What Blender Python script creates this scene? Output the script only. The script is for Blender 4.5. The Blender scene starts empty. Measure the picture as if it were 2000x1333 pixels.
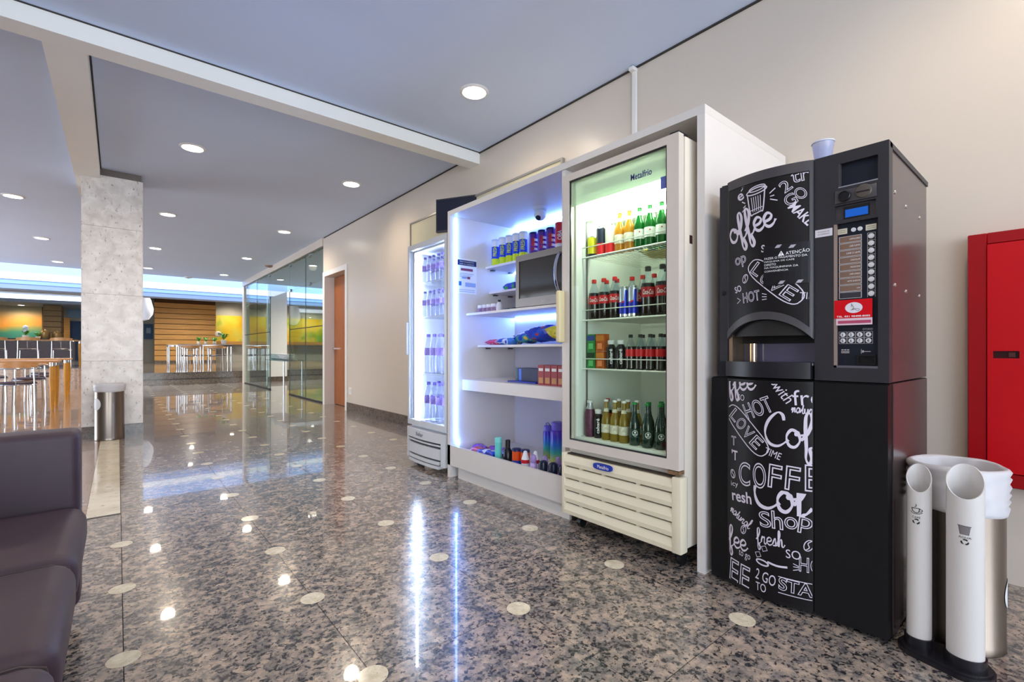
import bpy, bmesh, math, random
from mathutils import Vector, Matrix

# ------------------------------------------------------------------ camera, light, exposure
SC = bpy.context.scene
COL = SC.collection
F_PX, YAW, HOR, CAM_H = 923.8, math.radians(39.8), 684.8, 1.04
cam_d = bpy.data.cameras.new('camera')
cam_d.sensor_width = 36.0
cam_d.lens = F_PX / 2000.0 * 36.0
cam_d.shift_y = (HOR - 666.5) / 2000.0
cam_d.clip_start, cam_d.clip_end = 0.02, 200
cam = bpy.data.objects.new('camera', cam_d)
cam.location = (0, 0, CAM_H)
cam.rotation_euler = (math.radians(90), 0, -YAW)
COL.objects.link(cam)
SC.camera = cam

WORLD_STRENGTH = 6.5
SKY = (0.80, 0.89, 1.0)
LAMP_W = 44.0            # each recessed downlight
EXPOSURE = 0.28
world = bpy.data.worlds.new('world')
SC.world = world
world.use_nodes = True
_bg = world.node_tree.nodes['Background']
_bg.inputs[0].default_value = (*SKY, 1)
_bg.inputs[1].default_value = WORLD_STRENGTH
SC.view_settings.view_transform = 'Standard'
SC.view_settings.look = 'None'
SC.view_settings.gamma = 1.0
SC.view_settings.use_curve_mapping = False
SC.view_settings.exposure = EXPOSURE
SC.cycles.use_denoising = True
SC.cycles.max_bounces = 8
SC.cycles.diffuse_bounces = 5
SC.cycles.glossy_bounces = 4
SC.cycles.use_adaptive_sampling = True
SC.cycles.adaptive_threshold = 0.02
SC.cycles.transparent_max_bounces = 16
SC.cycles.sample_clamp_indirect = 4.0
SC.cycles.caustics_reflective = False
SC.cycles.caustics_refractive = False

def portal(name, loc, rot, sx, sy):          # only guides sampling of the daylight through the windows
    d = bpy.data.lights.new(name, 'AREA'); d.shape = 'RECTANGLE'; d.size = sx; d.size_y = sy
    d.cycles.is_portal = True
    o = bpy.data.objects.new(name, d); o.location = loc; o.rotation_euler = rot; COL.objects.link(o)
portal('window_daylight_portal', (-6.45, 13.2, 1.55), (0, math.radians(-90), 0), 2.9, 7.4)
portal('window_daylight_portal', (-1.7, -5.95, 1.55), (math.radians(90), 0, 0), 9.0, 2.9)

# ------------------------------------------------------------------ helpers
random.seed(7)
PI = math.pi
_S, _C = math.sin(YAW), math.cos(YAW)
def _ray(u, v):
    a = (u - 1000) / F_PX; b = (HOR - v) / F_PX
    return Vector((_S + _C * a, _C - _S * a, b))
def on_x(u, v, X):
    r = _ray(u, v); t = X / r.x
    return (X, r.y * t, CAM_H + r.z * t)
def on_y(u, v, Y):
    r = _ray(u, v); t = Y / r.y
    return (r.x * t, Y, CAM_H + r.z * t)
def on_z(u, v, Z):
    r = _ray(u, v); t = (Z - CAM_H) / r.z
    return (r.x * t, r.y * t, Z)

def lin(c):
    out = []
    for x in c:
        x = x / 255.0
        out.append(x / 12.92 if x <= 0.04045 else ((x + 0.055) / 1.055) ** 2.4)
    return tuple(out)

_M = {}
def mat(name, rgb, rough=0.5, metal=0.0, spec=0.36, emit=None, power=0.0, coat=0.0, vary=0.0, vscale=8.0, bump=0.0, bscale=60.0, stretch=None):
    """principled material; colour varied a little by procedural noise"""
    if name in _M: return _M[name]
    m = bpy.data.materials.new(name); m.use_nodes = True
    nt = m.node_tree; b = nt.nodes['Principled BSDF']
    col = lin(rgb)
    b.inputs['Base Color'].default_value = (*col, 1)
    b.inputs['Roughness'].default_value = rough
    b.inputs['Metallic'].default_value = metal
    b.inputs['Specular IOR Level'].default_value = spec
    b.inputs['Coat Weight'].default_value = coat
    b.inputs['Coat Roughness'].default_value = 0.06
    if emit is not None:
        b.inputs['Emission Color'].default_value = (*lin(emit), 1)
        b.inputs['Emission Strength'].default_value = power
    if vary or bump:
        tc = nt.nodes.new('ShaderNodeTexCoord')
        src = tc.outputs['Object']
        if stretch:
            mp = nt.nodes.new('ShaderNodeMapping'); mp.inputs['Scale'].default_value = stretch
            nt.links.new(src, mp.inputs['Vector']); src = mp.outputs['Vector']
        if vary:
            nz = nt.nodes.new('ShaderNodeTexNoise'); nz.inputs['Scale'].default_value = vscale; nz.inputs['Detail'].default_value = 4
            nt.links.new(src, nz.inputs['Vector'])
            rp = nt.nodes.new('ShaderNodeValToRGB')
            rp.color_ramp.elements[0].position = 0.3; rp.color_ramp.elements[1].position = 0.7
            rp.color_ramp.elements[0].color = (*[x * (1 - vary) for x in col], 1)
            rp.color_ramp.elements[1].color = (*[min(1, x * (1 + vary)) for x in col], 1)
            nt.links.new(nz.outputs['Fac'], rp.inputs['Fac']); nt.links.new(rp.outputs['Color'], b.inputs['Base Color'])
        if bump:
            nb = nt.nodes.new('ShaderNodeTexNoise'); nb.inputs['Scale'].default_value = bscale; nb.inputs['Detail'].default_value = 3
            nt.links.new(src, nb.inputs['Vector'])
            bp = nt.nodes.new('ShaderNodeBump'); bp.inputs['Strength'].default_value = bump; bp.inputs['Distance'].default_value = 0.01
            nt.links.new(nb.outputs['Fac'], bp.inputs['Height']); nt.links.new(bp.outputs['Normal'], b.inputs['Normal'])
    _M[name] = m
    return m

def glow(name, rgb, power):
    if name in _M: return _M[name]
    m = bpy.data.materials.new(name); m.use_nodes = True; nt = m.node_tree; nt.nodes.clear()
    o = nt.nodes.new('ShaderNodeOutputMaterial'); e = nt.nodes.new('ShaderNodeEmission')
    e.inputs[0].default_value = (*lin(rgb), 1); e.inputs[1].default_value = power
    nt.links.new(e.outputs[0], o.inputs[0]); _M[name] = m
    return m

def glass(name, tint=(255, 255, 255), ior=1.45, rough=0.0, body=0.0, body_rgb=(255, 255, 255)):
    """clear sheet or thin wall: fresnel mix of tinted transparency and reflection, with an optional milky body"""
    if name in _M: return _M[name]
    m = bpy.data.materials.new(name); m.use_nodes = True; nt = m.node_tree; nt.nodes.clear()
    o = nt.nodes.new('ShaderNodeOutputMaterial'); t = nt.nodes.new('ShaderNodeBsdfTransparent'); g = nt.nodes.new('ShaderNodeBsdfGlossy')
    mx = nt.nodes.new('ShaderNodeMixShader')
    lw = nt.nodes.new('ShaderNodeLayerWeight'); lw.inputs['Blend'].default_value = 0.5
    pw = nt.nodes.new('ShaderNodeMath'); pw.operation = 'POWER'; pw.inputs[1].default_value = 5.0
    fr = nt.nodes.new('ShaderNodeMath'); fr.operation = 'MULTIPLY_ADD'
    f0 = ((ior - 1) / (ior + 1)) ** 2
    fr.inputs[1].default_value = 1 - f0; fr.inputs[2].default_value = f0      # Schlick, the same from both sides of the sheet
    nt.links.new(lw.outputs['Facing'], pw.inputs[0]); nt.links.new(pw.outputs[0], fr.inputs[0])
    g.inputs['Roughness'].default_value = rough
    t.inputs[0].default_value = (*lin(tint), 1)
    src = t.outputs[0]
    if body:
        d = nt.nodes.new('ShaderNodeBsdfDiffuse'); d.inputs[0].default_value = (*lin(body_rgb), 1)
        mb = nt.nodes.new('ShaderNodeMixShader'); mb.inputs[0].default_value = body
        nt.links.new(src, mb.inputs[1]); nt.links.new(d.outputs[0], mb.inputs[2]); src = mb.outputs[0]
    nt.links.new(fr.outputs[0], mx.inputs[0]); nt.links.new(src, mx.inputs[1]); nt.links.new(g.outputs[0], mx.inputs[2])
    nt.links.new(mx.outputs[0], o.inputs[0]); _M[name] = m
    return m

OFF = {}
def thing(name, label, cat, loc=(0, 0, 0), group=None):
    o = bpy.data.objects.new(name, None); o.empty_display_size = 0.05
    COL.objects.link(o); o.location = loc
    o['label'] = label; o['category'] = cat
    if group: o['group'] = group
    OFF[o] = Vector(loc)
    return o
def tag(o, label, cat, group=None):
    o['label'] = label; o['category'] = cat
    if group: o['group'] = group
    return o
def dup(root, loc, rotz=None, label=None, group=None, scale=None):
    r = root.copy(); COL.objects.link(r); r.location = loc
    if rotz is not None: r.rotation_euler = (0, 0, rotz)
    if scale is not None: r.scale = scale
    if label: r['label'] = label
    if group: r['group'] = group
    for ch in list(root.children):
        c = ch.copy(); COL.objects.link(c); c.parent = r
        for g in list(ch.children):
            d = g.copy(); COL.objects.link(d); d.parent = c
    return r

class MB:
    """collects shapes in world coordinates; build() links them as ONE mesh object"""
    def __init__(s): s.v = []; s.f = []; s.mi = []
    def add(s, vs, fs):
        n = len(s.v); s.v += [tuple(p) for p in vs]; s.f += [tuple(i + n for i in f) for f in fs]; return s
    def box(s, x0, x1, y0, y1, z0, z1):
        vs = [(x, y, z) for z in (z0, z1) for y in (y0, y1) for x in (x0, x1)]
        return s.add(vs, [(0, 2, 3, 1), (4, 5, 7, 6), (0, 1, 5, 4), (2, 6, 7, 3), (0, 4, 6, 2), (1, 3, 7, 5)])
    def rbox(s, x0, x1, y0, y1, z0, z1, r=0.01, seg=2):
        bm = bmesh.new(); bmesh.ops.create_cube(bm, size=1)
        for v in bm.verts:
            v.co = ((x0 + x1) / 2 + v.co.x * (x1 - x0), (y0 + y1) / 2 + v.co.y * (y1 - y0), (z0 + z1) / 2 + v.co.z * (z1 - z0))
        bmesh.ops.bevel(bm, geom=list(bm.edges), offset=r, segments=seg, profile=0.5, affect='EDGES')
        return s.bm(bm)
    def bm(s, bm):
        bm.verts.ensure_lookup_table(); bm.verts.index_update()
        s.add([v.co[:] for v in bm.verts], [[v.index for v in f.verts] for f in bm.faces]); bm.free(); return s
    def lathe(s, prof, c=(0, 0, 0), seg=20, caps=True, axis='Z'):
        vs = []; fs = []; n = len(prof)
        for i in range(seg):
            a = 2 * PI * i / seg
            for r, z in prof:
                p = (r * math.cos(a), r * math.sin(a), z)
                if axis == 'X': p = (p[2], p[0], p[1])
                elif axis == 'Y': p = (p[0], p[2], p[1])
                vs.append((c[0] + p[0], c[1] + p[1], c[2] + p[2]))
        for i in range(seg):
            j = (i + 1) % seg
            for k in range(n - 1): fs.append((i * n + k, j * n + k, j * n + k + 1, i * n + k + 1))
        if caps:
            if prof[0][0] > 1e-6: fs.append([i * n for i in range(seg)][::-1])
            if prof[-1][0] > 1e-6: fs.append([i * n + n - 1 for i in range(seg)])
        return s.add(vs, fs)
    def tube(s, path, r, seg=8, closed=False):
        pts = [Vector(p) for p in path]; n = len(pts); vs = []; fs = []
        rr = r if isinstance(r, (list, tuple)) else [r] * n
        up = Vector((0, 0, 1)); prev = None
        for i, p in enumerate(pts):
            a = pts[(i - 1) % n] if (i > 0 or closed) else p; b = pts[(i + 1) % n] if (i < n - 1 or closed) else p
            t = (b - a).normalized()
            if prev is None:
                x = t.cross(up)
                if x.length < 1e-3: x = t.cross(Vector((1, 0, 0)))
                x.normalize()
            else:
                x = prev - t * prev.dot(t); x.normalize()
            prev = x; y = t.cross(x)
            for k in range(seg):
                an = 2 * PI * k / seg
                vs.append(p + (x * math.cos(an) + y * math.sin(an)) * rr[i])
        m = n if closed else n - 1
        for i in range(m):
            j = (i + 1) % n
            for k in range(seg):
                l = (k + 1) % seg
                fs.append((i * seg + k, i * seg + l, j * seg + l, j * seg + k))
        if not closed: fs += [list(range(seg))[::-1], [(n - 1) * seg + k for k in range(seg)]]
        return s.add(vs, fs)
    def prism(s, poly, axis, a, b):
        """poly in the two other axes (X: (y,z), Y: (x,z), Z: (x,y)), extruded from a to b"""
        n = len(poly); vs = []
        for h in (a, b):
            for p, q in poly: vs.append((h, p, q) if axis == 'X' else (p, h, q) if axis == 'Y' else (p, q, h))
        fs = [list(range(n))[::-1], [n + i for i in range(n)]]
        for i in range(n): j = (i + 1) % n; fs.append((i, j, n + j, n + i))
        return s.add(vs, fs)
    def build(s, name, m, parent=None, smooth=False, kind=None, label=None):
        o0 = OFF.get(parent, Vector((0, 0, 0))) if parent else Vector((0, 0, 0))
        me = bpy.data.meshes.new(name)
        me.from_pydata([(p[0] - o0.x, p[1] - o0.y, p[2] - o0.z) for p in s.v], [], s.f)
        b = bmesh.new(); b.from_mesh(me); bmesh.ops.recalc_face_normals(b, faces=b.faces); b.to_mesh(me); b.free()
        if smooth:
            me.polygons.foreach_set('use_smooth', [True] * len(me.polygons))
            if smooth != 'all' and hasattr(me, 'set_sharp_from_angle'): me.set_sharp_from_angle(angle=math.radians(38))
        me.materials.append(m)
        o = bpy.data.objects.new(name, me); COL.objects.link(o)
        if parent: o.parent = parent; OFF[o] = o0
        if kind: o['kind'] = kind
        if label: o['label'] = label
        return o
def box(name, m, parent, *b, r=0, **k):
    mb = MB()
    mb.rbox(*b, r) if r else mb.box(*b)
    return mb.build(name, m, parent, smooth=bool(r), **k)

# --- lettering and drawn marks: 2D (p right, q up) meshes wrapped on a surface
_T = {}
def text_mesh(txt, style):
    key = (txt, style)
    if key in _T: return _T[key]
    cu = bpy.data.curves.new('lettering_curve', 'FONT'); cu.body = txt; cu.size = 1.0; cu.resolution_u = 6 if 'o' in style else 3
    if 'i' in style: cu.shear = 0.35
    if 'b' in style: cu.offset = 0.018
    if 'o' in style: cu.fill_mode = 'NONE'; cu.bevel_depth = 0.02; cu.bevel_resolution = 0
    ob = bpy.data.objects.new('lettering_tmp', cu); COL.objects.link(ob)
    bpy.context.view_layer.update()
    dg = bpy.context.evaluated_depsgraph_get()
    me = bpy.data.meshes.new_from_object(ob.evaluated_get(dg))
    vs = [v.co[:] for v in me.vertices]; fs = [tuple(p.vertices) for p in me.polygons]
    bpy.data.meshes.remove(me); bpy.data.objects.remove(ob); bpy.data.curves.remove(cu)
    if vs:
        x0 = min(v[0] for v in vs); x1 = max(v[0] for v in vs); y0 = min(v[1] for v in vs); y1 = max(v[1] for v in vs)
        w = max(x1 - x0, 1e-6); h = max(y1 - y0, 1e-6)
        vs = [((v[0] - (x0 + x1) / 2) / w, (v[1] - (y0 + y1) / 2) / h, v[2]) for v in vs]
    _T[key] = (vs, fs)
    return _T[key]
def spline(pts, n=8, closed=False):
    P = [Vector((p[0], p[1], 0)) for p in pts]; out = []; m = len(P)
    rng = range(m) if closed else range(m - 1)
    for i in rng:
        p0 = P[(i - 1) % m] if (i or closed) else P[0]; p1 = P[i]; p2 = P[(i + 1) % m]; p3 = P[(i + 2) % m] if (i + 2 < m or closed) else P[-1]
        for k in range(n):
            t = k / n
            out.append(0.5 * (2 * p1 + (p2 - p0) * t + (2 * p0 - 5 * p1 + 4 * p2 - p3) * t * t + (3 * p1 - p0 - 3 * p2 + p3) * t ** 3))
    if not closed: out.append(P[-1])
    return [(p.x, p.y) for p in out]
def ribbon(pts, w, closed=False):
    n = len(pts); vs = []; fs = []
    for i, p in enumerate(pts):
        a = pts[(i - 1) % n] if (i or closed) else p; b = pts[(i + 1) % n] if (i < n - 1 or closed) else p
        dx, dy = b[0] - a[0], b[1] - a[1]; l = math.hypot(dx, dy) or 1
        ww = (w[i] if isinstance(w, list) else w) / 2
        vs += [(p[0] - dy / l * ww, p[1] + dx / l * ww, 0), (p[0] + dy / l * ww, p[1] - dx / l * ww, 0)]
    for i in range(n if closed else n - 1):
        j = (i + 1) % n; fs.append((2 * i, 2 * i + 1, 2 * j + 1, 2 * j))
    return vs, fs
def merge2(items):
    vs = []; fs = []
    for v, f in items:
        n = len(vs); vs += v; fs += [tuple(i + n for i in q) for q in f]
    return vs, fs
def xf(vf, cx, cy, w=1, h=1, rot=0):
    a = math.radians(rot); c, s = math.cos(a), math.sin(a); out = []
    for p in vf[0]:
        x, y = p[0] * w, p[1] * h
        out.append((cx + x * c - y * s, cy + x * s + y * c, p[2] * min(abs(w), abs(h)) if len(p) > 2 else 0))
    return out, vf[1]
def wrap(name, m, parent, vf, surf, clip=None, step=None, label=None):
    """clip to a rectangle (p0,p1,q0,q1), cut into strips so that it follows a curved face, map with surf(p,q,h)"""
    bm = bmesh.new()
    vv = [bm.verts.new(p) for p in vf[0]]
    for f in vf[1]:
        try: bm.faces.new([vv[i] for i in f])
        except ValueError: pass
    def cut(co, no, clear):
        bmesh.ops.bisect_plane(bm, geom=list(bm.verts) + list(bm.edges) + list(bm.faces), plane_co=co, plane_no=no, clear_outer=clear)
    if clip:
        cut((clip[0], 0, 0), (-1, 0, 0), True); cut((clip[1], 0, 0), (1, 0, 0), True)
        cut((0, clip[2], 0), (0, -1, 0), True); cut((0, clip[3], 0), (0, 1, 0), True)
    if step and bm.verts:
        x0 = min(v.co.x for v in bm.verts); x1 = max(v.co.x for v in bm.verts)
        k = math.floor(x0 / step) + 1
        while k * step < x1: cut((k * step, 0, 0), (1, 0, 0), False); k += 1
    if not bm.faces: bm.free(); return None
    bm.verts.index_update()
    mb = MB(); mb.add([surf(v.co.x, v.co.y, v.co.z) for v in bm.verts], [[v.index for v in f.verts] for f in bm.faces]); bm.free()
    return mb.build(name, m, parent, label=label)
def ordinal(i): return ['first', 'second', 'third', 'fourth', 'fifth', 'sixth', 'seventh', 'eighth', 'ninth', 'tenth', 'eleventh', 'twelfth'][i]
# ------------------------------------------------------------------ materials of the setting
def granite(name, tones, dark, rough=0.2, scale=1.0, random_offset=True, dark_amount=0.5, coat=0.6):
    """polished granite: drifting pale and grey crystals, fine dark mica, a clear polish on top"""
    m = bpy.data.materials.new(name); m.use_nodes = True; nt = m.node_tree; N = nt.nodes; L = nt.links
    b = N['Principled BSDF']; b.inputs['Roughness'].default_value = rough; b.inputs['Specular IOR Level'].default_value = 0.5
    b.inputs['Coat Weight'].default_value = coat; b.inputs['Coat Roughness'].default_value = 0.025
    tc = N.new('ShaderNodeTexCoord'); src = tc.outputs['Object']
    if random_offset:
        oi = N.new('ShaderNodeObjectInfo'); ml = N.new('ShaderNodeVectorMath'); ml.operation = 'SCALE'
        cmb = N.new('ShaderNodeCombineXYZ')
        for k in range(3): L.new(oi.outputs['Random'], cmb.inputs[k])
        L.new(cmb.outputs[0], ml.inputs[0]); ml.inputs['Scale'].default_value = 37.0
        ad = N.new('ShaderNodeVectorMath'); ad.operation = 'ADD'; L.new(src, ad.inputs[0]); L.new(ml.outputs[0], ad.inputs[1]); src = ad.outputs[0]
    # crystals: voronoi cells broken up by noise
    ds = N.new('ShaderNodeTexNoise'); ds.inputs['Scale'].default_value = 40 * scale; ds.inputs['Detail'].default_value = 4; L.new(src, ds.inputs['Vector'])
    sc = N.new('ShaderNodeVectorMath'); sc.operation = 'SCALE'; sc.inputs['Scale'].default_value = 0.05 / scale; L.new(ds.outputs['Color'], sc.inputs[0])
    ad2 = N.new('ShaderNodeVectorMath'); ad2.operation = 'ADD'; L.new(src, ad2.inputs[0]); L.new(sc.outputs[0], ad2.inputs[1])
    vo = N.new('ShaderNodeTexVoronoi'); vo.inputs['Scale'].default_value = 27 * scale; L.new(ad2.outputs[0], vo.inputs['Vector'])
    sx = N.new('ShaderNodeSeparateColor'); L.new(vo.outputs['Color'], sx.inputs[0])
    n1 = N.new('ShaderNodeTexNoise'); n1.inputs['Scale'].default_value = 30 * scale; n1.inputs['Detail'].default_value = 6; n1.inputs['Roughness'].default_value = 0.65; L.new(src, n1.inputs['Vector'])
    mixf = N.new('ShaderNodeMath'); mixf.operation = 'MULTIPLY_ADD'; mixf.inputs[1].default_value = 0.42; L.new(sx.outputs[0], mixf.inputs[0])
    n1s = N.new('ShaderNodeMath'); n1s.operation = 'MULTIPLY_ADD'; n1s.inputs[1].default_value = 1.5; n1s.inputs[2].default_value = -0.46; L.new(n1.outputs['Fac'], n1s.inputs[0]); L.new(n1s.outputs[0], mixf.inputs[2])
    rp = N.new('ShaderNodeValToRGB')
    while len(rp.color_ramp.elements) < len(tones): rp.color_ramp.elements.new(0.5)
    for k, t in enumerate(tones):
        rp.color_ramp.elements[k].position = 0.08 + 0.84 * k / (len(tones) - 1); rp.color_ramp.elements[k].color = (*lin(t), 1)
    L.new(mixf.outputs[0], rp.inputs['Fac'])
    # dark mica, denser where the stone is grey
    n3 = N.new('ShaderNodeTexNoise'); n3.inputs['Scale'].default_value = 62 * scale; n3.inputs['Detail'].default_value = 5; n3.inputs['Roughness'].default_value = 0.6; n3.inputs['Distortion'].default_value = 0.4; L.new(src, n3.inputs['Vector'])
    lt = N.new('ShaderNodeMath'); lt.operation = 'MULTIPLY_ADD'; lt.inputs[1].default_value = -0.16; L.new(mixf.outputs[0], lt.inputs[0]); L.new(n3.outputs['Fac'], lt.inputs[2])
    mr = N.new('ShaderNodeMapRange'); mr.inputs['From Min'].default_value = 0.57 - 0.2 * dark_amount; mr.inputs['From Max'].default_value = 0.635 - 0.2 * dark_amount; L.new(lt.outputs[0], mr.inputs['Value'])
    md = N.new('ShaderNodeMix'); md.data_type = 'RGBA'; L.new(mr.outputs[0], md.inputs[0]); L.new(rp.outputs['Color'], md.inputs[6]); md.inputs[7].default_value = (*lin(dark), 1)
    L.new(md.outputs[2], b.inputs['Base Color'])
    return m
def marble(name, a, bcol, vein, rough=0.25, scale=6.0):
    m = bpy.data.materials.new(name); m.use_nodes = True; nt = m.node_tree; N = nt.nodes; L = nt.links
    b = N['Principled BSDF']; b.inputs['Roughness'].default_value = rough
    tc = N.new('ShaderNodeTexCoord'); oi = N.new('ShaderNodeObjectInfo')
    cmb = N.new('ShaderNodeCombineXYZ')
    for k in range(3): L.new(oi.outputs['Random'], cmb.inputs[k])
    ml = N.new('ShaderNodeVectorMath'); ml.operation = 'SCALE'; ml.inputs['Scale'].default_value = 23; L.new(cmb.outputs[0], ml.inputs[0])
    ad = N.new('ShaderNodeVectorMath'); ad.operation = 'ADD'; L.new(tc.outputs['Object'], ad.inputs[0]); L.new(ml.outputs[0], ad.inputs[1])
    n1 = N.new('ShaderNodeTexNoise'); n1.inputs['Scale'].default_value = scale; n1.inputs['Detail'].default_value = 6; n1.inputs['Distortion'].default_value = 0.6; L.new(ad.outputs[0], n1.inputs['Vector'])
    rp = N.new('ShaderNodeValToRGB'); rp.color_ramp.elements[0].position = 0.32; rp.color_ramp.elements[1].position = 0.66
    rp.color_ramp.elements[0].color = (*lin(bcol), 1); rp.color_ramp.elements[1].color = (*lin(a), 1); L.new(n1.outputs['Fac'], rp.inputs['Fac'])
    mp = N.new('ShaderNodeMapping'); mp.inputs['Scale'].default_value = (1.0, 1.0, 0.45); L.new(ad.outputs[0], mp.inputs['Vector'])
    n2 = N.new('ShaderNodeTexNoise'); n2.inputs['Scale'].default_value = scale * 5; n2.inputs['Detail'].default_value = 4; L.new(mp.outputs[0], n2.inputs['Vector'])
    mr = N.new('ShaderNodeMapRange'); mr.inputs['From Min'].default_value = 0.62; mr.inputs['From Max'].default_value = 0.72; L.new(n2.outputs['Fac'], mr.inputs['Value'])
    mx = N.new('ShaderNodeMix'); mx.data_type = 'RGBA'; L.new(mr.outputs[0], mx.inputs[0]); L.new(rp.outputs[0], mx.inputs[6]); mx.inputs[7].default_value = (*lin(vein), 1)
    L.new(mx.outputs[2], b.inputs['Base Color'])
    return m

FLOOR_TONES = [(82, 80, 81), (106, 102, 100), (130, 121, 115), (152, 139, 128), (174, 155, 139), (188, 171, 154)]
G_FLOOR = granite('granite_floor', FLOOR_TONES, (40, 39, 43), dark_amount=0.62)
G_LEFT = granite('granite_brown', [(120, 92, 70), (142, 110, 82), (158, 124, 94), (172, 140, 108)], (62, 48, 40), random_offset=False, dark_amount=0.3)
G_STEP = granite('granite_step', [(92, 82, 72), (110, 98, 86), (126, 112, 98)], (44, 40, 38), random_offset=False, dark_amount=0.4, coat=0.2)
G_BASE = granite('granite_baseboard', [(84, 76, 70), (104, 92, 82), (122, 108, 96)], (38, 36, 36), random_offset=False, dark_amount=0.5, coat=0.3)
M_GROUT = mat('grout_dark', (38, 35, 34), 0.8)
M_INLAY = marble('inlay_cream', (226, 218, 196), (202, 190, 164), (150, 138, 116), 0.12, 30)
M_STRIP = marble('strip_cream', (232, 224, 204), (214, 202, 178), (190, 176, 150), 0.08, 5)
M_CEIL = mat('ceiling_blue_cast', (212, 227, 255), 0.6, vary=0.015, vscale=1.2)  # blue cast of the cabinet LEDs put into the ceiling colour
M_BEAM = mat('beam_paint', (244, 244, 240), 0.5, vary=0.015, vscale=2)
M_WALL = mat('wall_paint_cream', (217, 206, 193), 0.3, vary=0.012, vscale=2.0)
M_WALLW = mat('wall_paint_white', (226, 226, 222), 0.45, vary=0.01)
M_COLUMN = marble('column_marble', (240, 234, 228), (212, 204, 196), (158, 146, 138), 0.25, 9)
M_WHITE = mat('white_trim', (236, 234, 230), 0.35, vary=0.01)
M_GAP = mat('shadow_gap', (60, 58, 56), 0.8)
M_CHROME = mat('chrome', (214, 216, 220), 0.12, metal=1.0)
M_STEEL = mat('brushed_steel', (124, 113, 103), 0.28, metal=1.0, vary=0.06, vscale=30, stretch=(1, 1, 0.05))
M_DARKMETAL = mat('dark_metal', (48, 48, 52), 0.35, metal=0.6)
M_BLACK = mat('black_plastic', (22, 22, 24), 0.35)

CZ = 3.21
WX = 3.05
G0X, G0Y, GS = 0.627, 1.447, 0.6125
# ------------------------------------------------------------------ floor
fl = MB()
fl.box(-6.5, 13, -6, 17.5, -0.12, -0.004)
floor = fl.build('floor', M_GROUT, kind='structure')
tile_m = MB().box(-GS / 2 + 0.0014, GS / 2 - 0.0014, -GS / 2 + 0.0014, GS / 2 - 0.0014, -0.012, 0.0)
t0 = tile_m.build('tile', G_FLOOR, floor)
first = True
for j in range(-3, 27):
    for i in range(-1, 4):
        o = t0 if first else t0.copy()
        if not first: COL.objects.link(o); o.parent = floor
        first = False
        o.location = (G0X + GS * (i + 0.5), G0Y + GS * (j - 0.5), 0)
# the narrow row left of the first joint line, between the sofa and the cream strip
for j in range(-3, 5):
    o = t0.copy(); COL.objects.link(o); o.parent = floor
    o.location = (G0X + GS * (-1.5), G0Y + GS * (j - 0.5), 0)
box('floor_field', G_LEFT, floor, -6.5, -0.1555, 3.9, 17.4, -0.012, 0.0, label='brown polished stone field of the seating area')
box('floor_field', G_FLOOR, floor, -6.5, -0.6, -6, 3.9, -0.012, 0.0)
box('floor_field', G_FLOOR, floor, 0.0, 3.05, -6, -1.005, -0.012, 0.0)
box('floor_field', G_FLOOR, floor, 3.08, 13, -6, 17.4, -0.012, 0.0)
box('cream_strip', M_STRIP, floor, -0.154, 0.0125, 3.93, 7.45, -0.012, 0.0003, label='cream marble strip running to the column')
inl = MB().lathe([(0.0, 0.0), (0.0475, 0.0), (0.0475, 0.0012), (0.0, 0.0012)], seg=28, caps=False)
d0 = inl.build('floor_inlay', M_INLAY, floor)
first = True
for j in range(-2, 27):
    for i in range(-1, 4):
        if i == -1 and j > 3: continue
        o = d0 if first else d0.copy()
        if not first: COL.objects.link(o); o.parent = floor
        first = False
        o.location = (G0X + GS * i, G0Y + GS * j, 0.0)
# steps and raised dining floor
st = MB(); st.box(-0.42, 13, 17.4, 17.82, -0.1, 0.165)
step1 = st.build('floor_step', G_STEP, kind='structure')
box('step_nosing', mat('nosing', (56, 50, 46), 0.1), step1, -0.42, 13, 17.385, 17.84, 0.165, 0.18)
st = MB(); st.box(-0.42, 13, 17.8, 34, -0.1, 0.345)
plat = st.build('floor_dining', G_STEP, kind='structure')
box('dining_floor_slab', mat('dining_floor', (104, 98, 94), 0.08, vary=0.2, vscale=30), plat, -0.42, 13, 17.785, 34, 0.345, 0.36)
st = MB(); st.box(-6.5, -0.42, 17.4, 34, -0.1, 0.555)
plat2 = st.build('floor_dining_upper', G_LEFT, kind='structure')
box('dining_floor_slab', mat('dining_floor', (104, 98, 94), 0.08), plat2, -6.5, -0.42, 17.385, 34, 0.555, 0.57)

# ------------------------------------------------------------------ ceiling, beams
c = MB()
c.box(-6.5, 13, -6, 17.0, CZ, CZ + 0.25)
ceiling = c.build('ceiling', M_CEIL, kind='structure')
b = MB(); b.box(-6.5, WX, 4.215, 4.39, 3.085, CZ + 0.02)
beam = b.build('trim_1', M_BEAM, kind='structure'); beam['label'] = 'long white ceiling beam crossing the lobby'
box('shadow_line', M_GAP, beam, -6.5, WX, 4.203, 4.2155, CZ - 0.006, CZ)
b = MB(); b.box(-0.388, -0.163, 4.391, 8.4, 3.085, CZ + 0.02)
beam2 = b.build('trim_2', M_BEAM, kind='structure'); beam2['label'] = 'short white ceiling beam running to the column'
box('shadow_line', M_GAP, beam2, -0.163, -0.150, 4.40, 8.4, CZ - 0.006, CZ)
box('shadow_line', M_GAP, beam2, -0.40, -0.388, 4.40, 8.4, CZ - 0.006, CZ)
box('shadow_line_wall', M_GAP, None, WX - 0.012, WX, -6, 9.3, CZ - 0.012, CZ, kind='structure')  # dark strip painted in as the shadow line between ceiling and wall

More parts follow.
